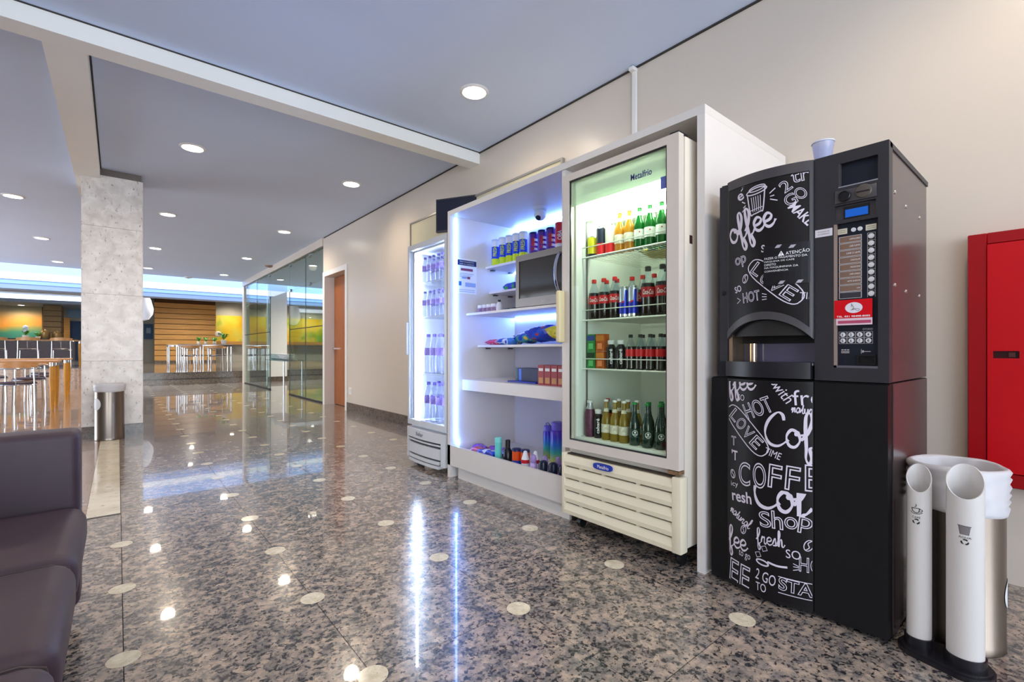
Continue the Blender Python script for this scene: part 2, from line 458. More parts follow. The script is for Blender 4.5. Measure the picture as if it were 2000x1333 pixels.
# ------------------------------------------------------------------ right wall with door, glass partition
w = MB()
w.box(WX, WX + 0.2, -6, 8.19, 0, CZ)
w.box(WX, WX + 0.2, 8.19, 9.27, 2.45, CZ); w.box(3.27, 3.3, 8.19, 9.27, 0, 2.45)
w.box(WX, WX + 0.2, 9.27, 9.36, 0, CZ)
wall_right = w.build('wall_right', M_WALL, kind='structure')
bb = MB(); bb.box(WX - 0.018, WX, 0.72, 8.1, 0, 0.145)
bb.build('baseboard_right', G_BASE, kind='structure')
# door
d = MB()
d.rbox(3.225, 3.265, 8.2, 9.25, 0.01, 2.44, 0.003, 1)
M_DOORWOOD = mat('door_wood', (158, 92, 46), 0.35, vary=0.22, vscale=9, stretch=(4, 4, 0.3))
door = d.build('door_1', M_DOORWOOD, kind='structure'); door['label'] = 'orange brown wooden door set in a white frame'
box('door_jamb', M_WHITE, door, WX - 0.012, 3.265, 9.2515, 9.2695, 0, 2.449)
box('door_jamb', M_WHITE, door, WX - 0.012, 3.265, 8.1905, 8.1995, 0, 2.449)
box('door_casing', M_WHITE, door, WX - 0.016, WX + 0.002, 8.1, 8.19, 0, 2.54)
box('door_casing', M_WHITE, door, WX - 0.016, WX + 0.002, 9.27, 9.35, 0, 2.54)
box('door_casing', M_WHITE, door, WX - 0.016, WX + 0.002, 8.19, 9.27, 2.45, 2.54)
box('paper_notice', mat('paper', (232, 232, 228), 0.7), door, 3.222, 3.2249, 8.42, 8.62, 1.62, 1.86, label='small white paper stuck to the door')
box('handle', M_CHROME, door, 3.17, 3.224, 9.12, 9.2, 1.06, 1.09)
# glass partition
M_PANE = glass('pane_glass', (238, 250, 247), 1.42)
M_PANE_EDGE = mat('pane_edge', (70, 96, 94), 0.2)
hd = MB(); hd.box(WX - 0.02, WX + 0.1, 9.36, 17.0, 3.06, CZ); hd.box(WX, WX + 0.16, 16.86, 17.1, 0, CZ)
wp = hd.build('wall_partition', M_WALL, kind='structure')
win = MB().box(WX + 0.03, WX + 0.042, 9.36, 11.83, 0.02, 2.42)
window_1 = win.build('window_1', M_PANE, kind='structure'); window_1['label'] = 'floor to ceiling glass partition beside the wooden door'
def pane(y0, y1, z0, z1): return box('pane', M_PANE, window_1, WX + 0.03, WX + 0.042, y0, y1, z0, z1)
pane(13.66, 15.2, 0.02, 2.42); pane(15.21, 16.86, 0.02, 2.42)
pane(9.36, 11.83, 2.43, 3.06); pane(11.84, 13.65, 2.43, 3.06); pane(13.66, 16.86, 2.43, 3.06)
for y0, y1, z0, z1 in ((9.36, 11.83, 1.515, 1.533), (13.66, 16.86, 1.515, 1.533)):
    box('safety_stripe', M_DARKMETAL, window_1, WX + 0.028, WX + 0.0299, y0, y1, z0, z1)
for y in (11.83, 13.65): box('pane_edge', M_PANE_EDGE, window_1, WX + 0.028, WX + 0.044, y - 0.012, y + 0.012, 0.02, 2.43)
for y in (10.6, 15.2): box('pane_edge', M_PANE_EDGE, window_1, WX + 0.0295, WX + 0.0425, y - 0.006, y + 0.006, 0.02, 3.06)
box('top_rail', M_PANE_EDGE, window_1, WX + 0.02, WX + 0.052, 9.36, 16.86, 3.04, 3.062)
for y0, y1 in ((9.36, 11.83), (13.66, 16.86)): box('floor_rail', M_DARKMETAL, window_1, WX + 0.015, WX + 0.057, y0, y1, 0.0, 0.03)
for y in (10.3, 11.75, 13.72, 15.2, 16.6):
    box('patch_fitting', M_CHROME, window_1, WX + 0.015, WX + 0.058, y - 0.06, y + 0.06, 2.40, 2.46)
    box('patch_fitting', M_CHROME, window_1, WX + 0.015, WX + 0.058, y - 0.05, y + 0.05, 2.99, 3.05)
# room behind the glass
wl = MB(); wl.box(13, 13.2, -6, 34, 0, 4.2); wl.build('wall_far_right', M_WALL, kind='structure')
wl = MB(); wl.box(3.82, 4.42, 17.25, 17.39, 0, 3.3); wp2 = wl.build('wall_pier', M_WALLW, kind='structure')
box('pier_baseboard', G_BASE, wp2, 3.81, 4.43, 17.235, 17.2505, 0, 0.16)

# ------------------------------------------------------------------ end of the lobby: cove, dining hall
M_COVE = mat('cove_blue_shade', (166, 190, 226), 0.5)  # white cove; the blue shading from its light is put into this colour
M_COVE_LED = glow('cove_led', (232, 241, 255), 1.9)
cv = MB()
cv.box(-6.5, 13, 17.95, 18.3, 2.65, 4.0)
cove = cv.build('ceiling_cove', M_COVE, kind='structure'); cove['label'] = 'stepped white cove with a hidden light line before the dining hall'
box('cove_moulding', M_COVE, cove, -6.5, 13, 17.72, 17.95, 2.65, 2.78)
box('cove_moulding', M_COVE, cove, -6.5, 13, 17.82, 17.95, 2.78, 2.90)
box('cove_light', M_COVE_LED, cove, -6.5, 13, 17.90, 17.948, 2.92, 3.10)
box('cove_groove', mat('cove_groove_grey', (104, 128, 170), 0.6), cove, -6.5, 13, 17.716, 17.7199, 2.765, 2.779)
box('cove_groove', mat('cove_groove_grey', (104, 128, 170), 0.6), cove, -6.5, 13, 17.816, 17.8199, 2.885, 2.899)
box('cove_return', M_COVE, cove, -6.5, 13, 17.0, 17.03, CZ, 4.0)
cl = MB(); cl.box(0.9, 13, 18.3, 34, 3.95, 4.1); cl.box(-6.5, 0.9, 18.3, 34, 3.6, 4.1)
cl.build('ceiling_dining', mat('ceiling_dining_paint', (190, 188, 186), 0.6), kind='structure')
cv2 = MB(); cv2.box(-6.5, -0.75, 30.4, 33.2, 3.2, 3.6)
cove2 = cv2.build('ceiling_cove_dining', M_COVE, kind='structure')
box('cove_light', M_COVE_LED, cove2, -6.5, -0.75, 30.3, 30.398, 3.36, 3.56)
box('cove_moulding', M_COVE, cove2, -6.5, -0.7, 30.2, 30.4, 3.2, 3.34)
wb = MB(); wb.box(-6.5, 13, 33.2, 33.4, 0.3, 4.1)
wall_back = wb.build('wall_dining', mat('dining_wall_paint', (188, 190, 184), 0.6, vary=0.06, vscale=1), kind='structure')
# unseen side and rear of the lobby; glazing added to let daylight in
wl = MB(); wl.box(-6.7, -6.5, 16.9, 34, 0, 4.1); wl.box(-6.7, -6.5, -6, 9.5, 0, CZ); wl.box(-6.7, -6.5, 9.5, 16.9, 3.0, CZ)
wl.build('wall_left', M_WALL, kind='structure')
wl = MB(); wl.box(2.8, 13.2, -6.2, -6, 0, CZ); wl.box(-6.7, -6.2, -6.2, -6, 0, CZ); wl.box(-6.2, 2.8, -6.2, -6, 3.0, CZ)
wl.build('wall_rear', M_WALL, kind='structure')
for nm, boxes in (('unseen_window_side', [(-6.6, -6.52, 9.5 + 1.48 * k - 0.03, 9.5 + 1.48 * k + 0.03, 0, 3.0) for k in range(6)]),
                  ('unseen_window_rear', [(-6.2 + 1.8 * k - 0.03, -6.2 + 1.8 * k + 0.03, -6.12, -6.04, 0, 3.0) for k in range(6)])):
    mb = MB()
    for q in boxes: mb.box(*q)
    wn = mb.build(nm, M_DARKMETAL, kind='structure'); wn['label'] = 'unseen glazing added to let daylight into the lobby ' + ('from the side' if nm == 'unseen_window_side' else 'from the rear')

# ------------------------------------------------------------------ column
cm = MB(); cm.box(-0.315, 0.225, 7.465, 8.0, 0, CZ)
column = cm.build('column', mat('column_core', (120, 112, 106), 0.8), None, kind='structure')
column['label'] = 'square column clad in pale mottled marble slabs'
zs = [0.14, 0.915, 1.712, 2.518, 3.13]
for k in range(4):
    zt = zs[k + 1] - 0.003
    box('marble_slab', M_COLUMN, column, -0.32, 0.23, 7.45, 7.4652, zs[k], zt)
    box('marble_slab', M_COLUMN, column, 0.2252, 0.24, 7.4655, 8.005, zs[k], zt)
    box('marble_slab', M_COLUMN, column, -0.33, -0.3152, 7.4655, 8.005, zs[k], zt)
box('column_plinth', G_BASE, column, -0.325, 0.235, 7.44, 7.4652, 0, 0.137)
box('column_plinth', G_BASE, column, 0.2252, 0.245, 7.4655, 8.01, 0, 0.137)

# ------------------------------------------------------------------ recessed downlights
M_LAMP = glow('lamp_white', (255, 250, 240), 22.0)
M_RIM = mat('lamp_rim', (236, 236, 236), 0.3)
def downlight(x, y, z, label, power=LAMP_W, group='recessed ceiling downlights', r=0.115, tint=(1.0, 0.82, 0.60)):
    t = thing('ceiling_downlight', label, 'light', (x, y, z), group)
    MB().lathe([(r * 0.80, 0.0), (r * 0.86, -0.012), (r, -0.008), (r + 0.008, 0.0)], (x, y, z), 28, caps=False).build('rim', M_RIM, t, smooth=True)
    MB().lathe([(0.0, -0.003), (r * 0.8, -0.003)], (x, y, z), 28, caps=False).build('lamp_face', M_LAMP, t)
    ld = bpy.data.lights.new('lamp_light', 'SPOT'); ld.energy = power; ld.spot_size = math.radians(165); ld.spot_blend = 1.0
    ld.shadow_soft_size = 0.09; ld.color = tint
    lo = bpy.data.objects.new('lamp_light', ld); COL.objects.link(lo); lo.parent = t; lo.location = (0, 0, -0.04)
    return t
rows = [(6.07, 'just beyond the beam'), (9.3, 'second row beyond the beam'), (12.55, 'third row beyond the beam'), (15.7, 'last row before the cove')]
cols = [(2.335, 'nearest the right wall'), (0.613, 'right of the column'), (-1.13, 'left of the column')]
downlight(2.295, 3.25, CZ, 'large recessed downlight above the display fridges, before the ceiling beam')
for y, a in rows:
    for x, bb_ in cols:
        if y == 6.07 and x < 0: continue
        downlight(x, y if x > 0 else y + 0.28, CZ, 'round recessed downlight %s, %s' % (bb_, a), LAMP_W if y < 9 else LAMP_W * 1.7)
for k, (x, y) in enumerate(((0.613, 3.05), (-1.13, 3.05), (2.2, 0.1), (0.613, 0.1), (-1.13, 0.1), (-1.13, 6.3))):  # out of view, carrying on the lamp grid; added for warm light from above
    downlight(x, y, CZ, ['recessed downlight overhead between sofa and cabinet', 'recessed downlight overhead above the far end of the sofa', 'recessed downlight overhead above the coffee machine', 'recessed downlight overhead at the camera', 'recessed downlight overhead behind the sofa', 'recessed downlight at the left edge beyond the ceiling beam'][k], group='unseen downlights overhead')
downlight(-1.95, 28.6, 3.6, 'small downlight in the dining hall ceiling above the orange painting', 90)
downlight(-3.95, 28.4, 3.6, 'small downlight in the dining hall ceiling at the left edge', 90)
# ------------------------------------------------------------------ white shelving cabinet round the fridges
M_LAM = mat('white_laminate', (224, 219, 215), 0.32, vary=0.008)
M_LAMF = mat('white_laminate_front', (220, 215, 210), 0.35, vary=0.008)
M_LED = glow('led_strip', (112, 156, 255), 58.0)
M_LEDV = glow('led_strip_front', (112, 156, 255), 24.0)
CX0, CX1 = 2.09, 3.03
cab = thing('shelving_cabinet', 'tall white cabinet with lit shelves surrounding the tall white fridge', 'cabinet', (2.5, 2.2, 0))
box('side_panel', M_LAM, cab, CX0, CX1, 1.112, 1.15, 0, 2.145)
box('side_panel', M_LAM, cab, CX0, CX1, 3.30, 3.338, 0.0, 2.145)
box('divider', M_LAM, cab, CX0 + 0.01, 2.79, 2.012, 2.04, 0.1, 2.145)
box('top_panel', M_LAMF, cab, CX0, CX1, 1.112, 3.338, 2.1455, 2.185)
box('back_panel', M_LAM, cab, 2.782, 2.80, 2.0405, 3.2995, 0.1, 2.145)
box('front_board', M_LAMF, cab, CX0, CX0 + 0.02, 2.0125, 3.338, 0.1, 0.263)
box('bottom_panel', M_LAM, cab, CX0 + 0.0205, 2.7815, 2.0405, 3.2995, 0.1, 0.2)
box('kickboard', M_LAMF, cab, CX0 + 0.035, CX0 + 0.055, 2.0, 3.235, 0, 0.0995)
box('kickboard', M_LAMF, cab, CX0 + 0.0555, CX1, 3.21, 3.235, 0, 0.0995)
Y0s, Y1s = 2.0405, 3.2995
shelf_z = {'A': 1.763, 'B': 1.548, 'C': 1.35, 'D': 1.085, 'E': 0.797}
box('shelf', M_LAM, cab, 2.45, 2.7815, Y0s, Y1s, 1.745, 1.763)
box('shelf', M_LAM, cab, 2.488, 2.7815, 2.72, Y1s, 1.53, 1.548)
box('shelf', M_LAM, cab, 2.25, 2.7815, Y0s, Y1s, 1.332, 1.35)
box('shelf', M_LAM, cab, 2.365, 2.7815, Y0s, Y1s, 1.067, 1.085)
box('shelf', M_LAM, cab, 2.21, 2.7815, Y0s, Y1s, 0.71, 0.797, label='thick boxed shelf')
for x, z in ((2.5, 1.74), (2.7, 1.74), (2.45, 1.06), (2.7, 1.06), (2.53, 1.525), (2.7, 1.525)):
    box('shelf_bracket', M_DARKMETAL, cab, x, x + 0.035, Y1s - 0.03, Y1s, z - 0.008, z)
pth = [(2.145, 3.291, 2.13), (2.145, 3.291, 0.34), (2.15, 3.288, 0.31), (2.163, 3.284, 0.285), (2.165, 3.283, 0.255)]
MB().tube(pth, 0.0075, 8).build('led_strip', M_LEDV, cab)
box('led_strip', M_LED, cab, 2.766, 2.7815, 2.06, 3.28, 2.118, 2.13)
box('led_strip', M_LED, cab, 2.768, 2.7815, 2.06, 3.28, 1.318, 1.3315)
box('led_strip', M_LED, cab, 2.768, 2.7815, 2.06, 3.28, 1.733, 1.7445)
# notice on the left inner side
M_PAPER = mat('notice_paper', (236, 240, 246), 0.6)
def inner(u, v): p = on_y(u, v, 3.2985); return p[0], p[2]
nx0, nz1 = inner(892, 503); nx1, nz0 = inner(931, 576)
notice = thing('wall_notice', 'paper notice with dark blue heading stuck inside the lit cabinet', 'notice', ((nx0 + nx1) / 2, 3.2985, nz0))
yN = 3.2985
box('sheet', M_PAPER, notice, nx0, nx1, yN, yN + 0.0009, nz0, nz1)
w_, h_ = nx1 - nx0, nz1 - nz0
def nbar(name, m, a, b, c, d): return box(name, m, notice, nx0 + a * w_, nx0 + b * w_, yN - 0.0008, yN - 0.0001, nz0 + c * h_, nz0 + d * h_)
M_NAVY = mat('print_navy', (24, 48, 104), 0.5); M_PLUM = mat('print_plum', (128, 60, 96), 0.5); M_SKY = mat('print_blue', (40, 110, 190), 0.5); M_PALE = mat('print_pale_blue', (150, 176, 226), 0.5)
nbar('heading_band', M_NAVY, 0.03, 0.98, 0.80, 0.95); nbar('red_band', M_PLUM, 0.2, 0.8, 0.65, 0.72)
for k in range(3): nbar('text_line', M_PALE, 0.15, 0.85 - 0.08 * k, 0.56 - 0.045 * k, 0.575 - 0.045 * k)
nbar('picture', M_PLUM, 0.52, 0.66, 0.42, 0.49); nbar('picture', M_PALE, 0.25, 0.5, 0.42, 0.48)
nbar('picture', M_SKY, 0.1, 0.23, 0.22, 0.34); nbar('picture', M_PALE, 0.42, 0.95, 0.2, 0.32)
for k in range(2): nbar('text_line', M_PALE, 0.12, 0.9, 0.1 - 0.05 * k, 0.115 - 0.05 * k)
M_PRINTW = mat('print_white', (238, 238, 240), 0.6)
def nsurf(p, q, h): return (p, yN - 0.0012 - max(h, 0), q)
for k, tx in enumerate(('PARA PAGAMENTO', 'LEIA O CODIGO')):
    wrap('lettering', M_PRINTW, notice, xf(text_mesh(tx, 'f'), nx0 + 0.5 * w_, nz0 + (0.905 - 0.065 * k) * h_, w_ * 0.7, h_ * 0.032), nsurf)
# security camera
cx, cy = 2.50, 2.66
sec = thing('security_camera', 'white dome security camera under the cabinet top', 'camera', (cx, cy, 2.145))
M_CAMW = mat('camera_white', (214, 224, 240), 0.3)
MB().lathe([(0.0, 2.145), (0.055, 2.145), (0.055, 2.125), (0.048, 2.118), (0.0, 2.118)], (cx, cy, 0), 24, caps=False).build('base', M_CAMW, sec, smooth=True)
eye = MB(); eye.lathe([(0.0, -0.048), (0.024, -0.042), (0.041, -0.024), (0.048, 0.0), (0.041, 0.024), (0.024, 0.042), (0, 0.048)], (cx, cy, 2.088), 20, caps=False)
eye.build('ball', M_CAMW, sec, smooth=True)
v = Vector((-0.75, -0.25, -0.8)).normalized()
q = v.to_track_quat('Z', 'Y').to_matrix()
ln = MB().lathe([(0.0, 0.033), (0.019, 0.038), (0.021, 0.051), (0.016, 0.052), (0.0, 0.05)], (0, 0, 0), 18, caps=False)
ln.v = [tuple(Vector((cx, cy, 2.088)) + q @ Vector(p)) for p in ln.v]
ln.build('lens', mat('lens_dark', (20, 34, 60), 0.1), sec, smooth=True)
# microwave
mw = thing('microwave_oven', 'silver microwave oven with dark glass door on the cabinet shelf', 'microwave', (2.4, 2.4, 1.35))
MF = 2.262; MZ0, MZ1 = 1.356, 1.735; MYL, MYR = 2.672, 2.06
M_MWS = mat('microwave_steel', (112, 106, 102), 0.36, metal=0.85)
box('body', mat('microwave_body', (96, 94, 94), 0.4, metal=0.6), mw, MF + 0.03, 2.6, MYR, MYL - 0.006, MZ0, MZ1)
fr = MB(); wy0, wy1, wz0, wz1 = MYR + 0.14, MYL - 0.036, MZ0 + 0.062, MZ1 - 0.045
fr.box(MF, MF + 0.03, MYR, MYL, MZ0, wz0); fr.box(MF, MF + 0.03, MYR, MYL, wz1, MZ1)
fr.box(MF, MF + 0.03, wy1, MYL, wz0, wz1); fr.box(MF, MF + 0.03, MYR, wy0, wz0, wz1)
door_mw = fr.build('door', M_MWS, mw)
box('window', mat('microwave_glass', (58, 54, 50), 0.06, spec=0.22), door_mw, MF + 0.006, MF + 0.014, wy0, wy1, wz0, wz1)
hp = [(MF, 2.215, MZ0 + 0.07)] + [(MF - 0.045 * math.sin(PI * t / 10) ** 0.6, 2.215, MZ0 + 0.07 + 0.265 * t / 10) for t in range(1, 10)] + [(MF, 2.215, MZ0 + 0.335)]
MB().tube(hp, 0.012, 8).build('handle', M_CHROME, door_mw, smooth=True)
wrap('lettering', M_PRINTW, door_mw, xf(text_mesh('Electrolux', 'f'), 0, 0, 0.075, 0.014), lambda p, q, h: (MF - 0.0006, 2.36 - p, MZ0 + 0.03 + q))
for x in (2.32, 2.55):
    for y in (2.1, 2.63): box('foot', M_BLACK, mw, x, x + 0.03, y - 0.015, y + 0.015, 1.3505, 1.3559)

# ------------------------------------------------------------------ products on the shelves
def clear(): return glass('clear_plastic', (236, 242, 246), 1.35)
def proto(name, label, cat, group, parts, seg=18):
    """parts: (name, profile, material); every part a lathe about the thing's own axis"""
    t = thing(name, label, cat, (0, 0, 0), group)
    for nm, prof, m in parts: MB().lathe(prof, (0, 0, 0), seg, caps=True).build(nm, m, t, smooth=True)
    return t
M_TINW = mat('can_white', (232, 234, 238), 0.3); M_TINB = mat('can_blue', (22, 62, 190), 0.3); M_TINY = mat('can_yellow_green', (198, 214, 30), 0.35)
M_TINV = mat('can_violet', (78, 34, 150), 0.3); M_TINM = mat('can_magenta', (150, 30, 110), 0.3); M_TINR = mat('can_red', (196, 26, 40), 0.3); M_TINNAVY = mat('can_navy', (26, 28, 96), 0.3)
r = 0.033
can_a = proto('snack_can', '', 'can', 'tall snack cans on the top shelf', [
    ('base_band', [(r, 0), (r, 0.062)], M_TINY), ('body', [(r, 0.062), (r, 0.165)], M_TINB),
    ('top_band', [(r, 0.165), (r, 0.212)], M_TINW), ('lid', [(r + 0.001, 0.212), (r + 0.001, 0.226), (r - 0.003, 0.23)], mat('lid_clear', (206, 214, 226), 0.3))])
def can_text(root, txt, z, hh, m, rad, rot=90, ang=None):
    a0 = math.radians(222) if ang is None else ang
    vf = xf(text_mesh(txt, 'b'), 0, z, *( (hh, 0.034) if rot else (0.04, hh)), rot)
    return wrap('lettering', m, root, vf, lambda p, q, h: ((rad + 0.0006) * math.cos(a0 + p / rad), (rad + 0.0006) * math.sin(a0 + p / rad), q), step=0.008)
can_text(can_a, 'FRESH', 0.125, 0.085, M_TINY, r)
ys = [3.222, 3.122, 3.032, 2.944, 2.860]
sizes = ['first', 'second', 'third', 'fourth', 'fifth']
for k, y in enumerate(ys):
    lb = 'blue white and yellow snack can, %s from the left on the top shelf' % sizes[k]
    if k == 0: can_a.location = (2.50, y, 1.763); can_a['label'] = lb
    else: dup(can_a, (2.50, y, 1.763), label=lb)
can_b = proto('snack_can', '', 'can', 'tall snack cans on the top shelf', [
    ('base_band', [(0.034, 0), (0.034, 0.03)], M_TINM), ('body', [(0.034, 0.03), (0.034, 0.18)], M_TINV), ('lid', [(0.035, 0.18), (0.035, 0.192), (0.031, 0.198)], M_TINNAVY)])
can_text(can_b, 'YUMMI', 0.1, 0.1, M_TINR, 0.034)
can_text(can_b, 'III', 0.1, 0.09, M_TINW, 0.034, ang=math.radians(265))
for k, y in enumerate((2.735, 2.64, 2.545)):
    lb = 'violet snack can above the microwave, %s of the three from the left' % sizes[k]
    if k == 0: can_b.location = (2.50, y, 1.763); can_b['label'] = lb
    else: dup(can_b, (2.50, y, 1.763), label=lb)
can_c = proto('snack_can', 'red and white snack can at the right end of the top shelf', 'can', 'tall snack cans on the top shelf', [
    ('base_band', [(0.034, 0), (0.034, 0.06)], M_TINW), ('body', [(0.034, 0.06), (0.034, 0.2)], M_TINR), ('lid', [(0.035, 0.2), (0.035, 0.212), (0.031, 0.216)], M_TINR)])
can_text(can_c, 'OBA', 0.12, 0.07, M_TINW, 0.034)
can_c.location = (2.50, 2.45, 1.763)

def pillow(name, label, cat, group, L_, W_, H_, cols, loc, rot=(0, 0, 0), seed=1, wrinkle=0.006):
    """filled snack bag: flat crimped ends, puffed middle, creases; colours by procedural bands"""
    rnd = random.Random(seed); mb = MB(); nu, nv = 14, 10
    for sgn in (1, -1):
        vs = []; fs = []
        for i in range(nu + 1):
            for j in range(nv + 1):
                u_, v_ = i / nu, j / nv
                puff = max(0.0, (1 - (2 * u_ - 1) ** 6)) * max(0, 1 - (2 * v_ - 1) ** 4)
                if i in (0, nu): puff = 0
                edge = 0 if (i in (0, nu) or j in (0, nv)) else 1
                z = sgn * H_ / 2 * puff ** 0.6 + edge * sgn * wrinkle * (rnd.random() - 0.5)
                vs.append(((u_ - 0.5) * L_, (v_ - 0.5) * W_ * (0.92 + 0.08 * (2 * u_ - 1) ** 2), z))
        for i in range(nu):
            for j in range(nv):
                a = i * (nv + 1) + j; fs.append((a, a + 1, a + nv + 2, a + nv + 1))
        mb.add(vs, fs)
    o = mb.build(name, bag_mat(cols, seed), smooth=True)
    o.location = loc; o.rotation_euler = rot
    return tag(o, label, cat, group)
def bag_mat(cols, seed):
    nm = 'bag_%d' % seed
    m = bpy.data.materials.new(nm); m.use_nodes = True; nt = m.node_tree; b = nt.nodes['Principled BSDF']; b.inputs['Roughness'].default_value = 0.22
    tc = nt.nodes.new('ShaderNodeTexCoord'); nz = nt.nodes.new('ShaderNodeTexNoise'); nz.inputs['Scale'].default_value = 14; nz.inputs['Detail'].default_value = 1
    mp = nt.nodes.new('ShaderNodeMapping'); mp.inputs['Location'].default_value = (seed * 1.7, seed * 0.9, 0); nt.links.new(tc.outputs['Object'], mp.inputs[0]); nt.links.new(mp.outputs[0], nz.inputs['Vector'])
    rp = nt.nodes.new('ShaderNodeValToRGB'); rp.color_ramp.interpolation = 'CONSTANT'
    while len(rp.color_ramp.elements) < len(cols): rp.color_ramp.elements.new(0.5)
    n = len(cols)
    for k, c_ in enumerate(cols):
        rp.color_ramp.elements[k].position = 0 if k == 0 else 0.55 + 0.2 * (k - 1) / max(1, n - 1)
        rp.color_ramp.elements[k].color = (*lin(c_), 1)
    nt.links.new(nz.outputs['Fac'], rp.inputs['Fac']); nt.links.new(rp.outputs['Color'], b.inputs['Base Color'])
    return m
GB = 'snack bags on the middle shelf'
pillow('snack_bag', 'flat pink and white snack packet at the left end of the middle shelf', 'snack bag', GB, 0.2, 0.14, 0.045, [(206, 40, 110), (240, 150, 190), (170, 24, 80)], (2.46, 3.14, 1.108), (0, 0, 1.45), 3)
pillow('snack_bag', 'light blue snack packet lying beside the pink packet', 'snack bag', GB, 0.2, 0.14, 0.055, [(60, 130, 220), (210, 225, 245), (40, 90, 200)], (2.46, 2.97, 1.113), (0, 0, 1.7), 4)
pillow('snack_bag', 'white and red snack packet lying on the light blue packet', 'snack bag', GB, 0.18, 0.13, 0.04, [(220, 225, 240), (190, 40, 60), (120, 150, 220)], (2.55, 2.9, 1.158), (0.1, 0.05, 1.3), 5)
pillow('snack_bag', 'blue and teal snack bag leaning low in the pile', 'snack bag', GB, 0.26, 0.2, 0.07, [(20, 70, 200), (40, 160, 170), (230, 205, 80)], (2.50, 2.75, 1.14), (0.12, 0.12, 1.5), 6)
pillow('snack_bag', 'blue snack bag lying across the middle of the pile', 'snack bag', GB, 0.28, 0.2, 0.09, [(18, 60, 205), (30, 90, 225), (200, 60, 60)], (2.47, 2.56, 1.165), (0.3, 0.1, 1.65), 7)
pillow('snack_bag', 'deep blue snack bag at the back of the pile, under the microwave', 'snack bag', GB, 0.28, 0.22, 0.08, [(16, 50, 190), (20, 70, 215), (120, 40, 130)], (2.67, 2.45, 1.21), (0.95, 0.05, 1.6), 8)
pillow('snack_bag', 'blue and purple snack bag standing with its crimped end up', 'snack bag', GB, 0.3, 0.2, 0.08, [(24, 50, 190), (110, 30, 120), (190, 40, 70)], (2.6, 2.27, 1.225), (0.6, -0.35, 1.75), 9)
pillow('snack_bag', 'yellow snack bag at the right end of the pile', 'snack bag', GB, 0.26, 0.19, 0.09, [(214, 206, 20), (236, 226, 60), (150, 170, 20)], (2.40, 2.29, 1.15), (0.3, -0.1, 1.5), 10)
for k, (y, cols_) in enumerate(((3.06, [(20, 40, 160), (24, 60, 200), (30, 150, 60)]), (2.9, [(16, 30, 120), (24, 50, 190), (210, 220, 235)]))):
    pillow('biscuit_packet', ['dark blue biscuit packet with green end on the small upper shelf', 'navy and white biscuit packet beside the microwave on the small shelf'][k], 'packet', 'packets on the small shelf', 0.2, 0.07, 0.06, cols_, (2.55, y, 1.5795), (0.1, 0, 1.4 + 0.2 * k), 20 + k, 0.003)
jar = proto('small_jar', '', 'jar', 'small jars beside the microwave', [('body', [(0.024, 0), (0.026, 0.004), (0.026, 0.045), (0.023, 0.05)], mat('jar_white', (222, 222, 232), 0.3)),
    ('label_band', [(0.0264, 0.008), (0.0264, 0.04)], mat('jar_label', (150, 120, 150), 0.5, vary=0.7, vscale=60)), ('lid', [(0.025, 0.05), (0.025, 0.064), (0.022, 0.066)], mat('jar_lid', (236, 236, 240), 0.35))])
for k, y in enumerate((3.205, 3.145, 3.085, 3.025)):
    lb = 'small white jar, %s from the left of the row beside the microwave' % sizes[k]
    if k == 0: jar.location = (2.33, y, 1.35); jar['label'] = lb
    else: dup(jar, (2.33, y, 1.35), label=lb)
bt = proto('lotion_bottle', 'small white bottle with dark cap at the end of the jar row', 'bottle', None, [('body', [(0.024, 0), (0.026, 0.005), (0.026, 0.05), (0.012, 0.075)], mat('jar_white', (222, 222, 232), 0.3)), ('cap', [(0.012, 0.075), (0.012, 0.09), (0.009, 0.092)], M_BLACK)])
bt.location = (2.33, 2.955, 1.35)
for k, y in enumerate((2.87, 2.8)):
    t = MB().rbox(-0.03, 0.03, -0.028, 0.028, 0, 0.02, 0.004).build('mint_tin', mat('tin_dark', (52, 66, 74), 0.3, metal=0.4, vary=0.4, vscale=40), smooth=True)
    t.location = (2.36, y, 1.35); tag(t, ['flat dark tin beside the small white bottle', 'flat dark tin touching the microwave side'][k], 'tin', 'flat tins on the shelf')
# boxes on the thick shelf
M_BOXR = mat('box_red', (148, 6, 22), 0.4, vary=0.15, vscale=18); M_BOXT = mat('box_tan', (196, 140, 90), 0.5)
def red_box(y, k):
    t = thing('snack_box', 'red upright snack box, %s from the left on the thick shelf' % sizes[k], 'box', (2.33, y, 0.797), 'red boxes on the thick shelf')
    MB().box(2.28, 2.38, y - 0.03, y + 0.03, 0.797, 0.937).build('carton', M_BOXR, t)
    box('printed_picture', M_BOXT, t, 2.2793, 2.2799, y - 0.022, y + 0.022, 0.81, 0.85)
    box('printed_title', M_PRINTW, t, 2.2793, 2.2799, y - 0.022, y + 0.022, 0.895, 0.915)
for k, y in enumerate((2.42, 2.355, 2.29, 2.225, 2.16)): red_box(y, k)
t = thing('biscuit_box', 'dark blue box lying on its side on the thick shelf', 'box', (2.42, 2.66, 0.797))
box('carton', mat('box_dark_blue', (14, 16, 64), 0.45, vary=0.3, vscale=20), t, 2.36, 2.48, 2.535, 2.765, 0.8095, 0.905)
box('end_panel', mat('box_green', (34, 84, 96), 0.4), t, 2.3595, 2.4805, 2.7651, 2.79, 0.8095, 0.905)
box('stripe', mat('box_stripe_blue', (60, 110, 220), 0.4), t, 2.3592, 2.3599, 2.72, 2.75, 0.812, 0.9)
o = MB().rbox(2.3, 2.5, 2.5, 2.82, 0.7972, 0.809, 0.003, 1).build('flat_packet', mat('packet_blue', (10, 36, 160), 0.3, vary=0.3, vscale=25), smooth=True)
tag(o, 'flat blue packet under the dark blue box', 'packet')
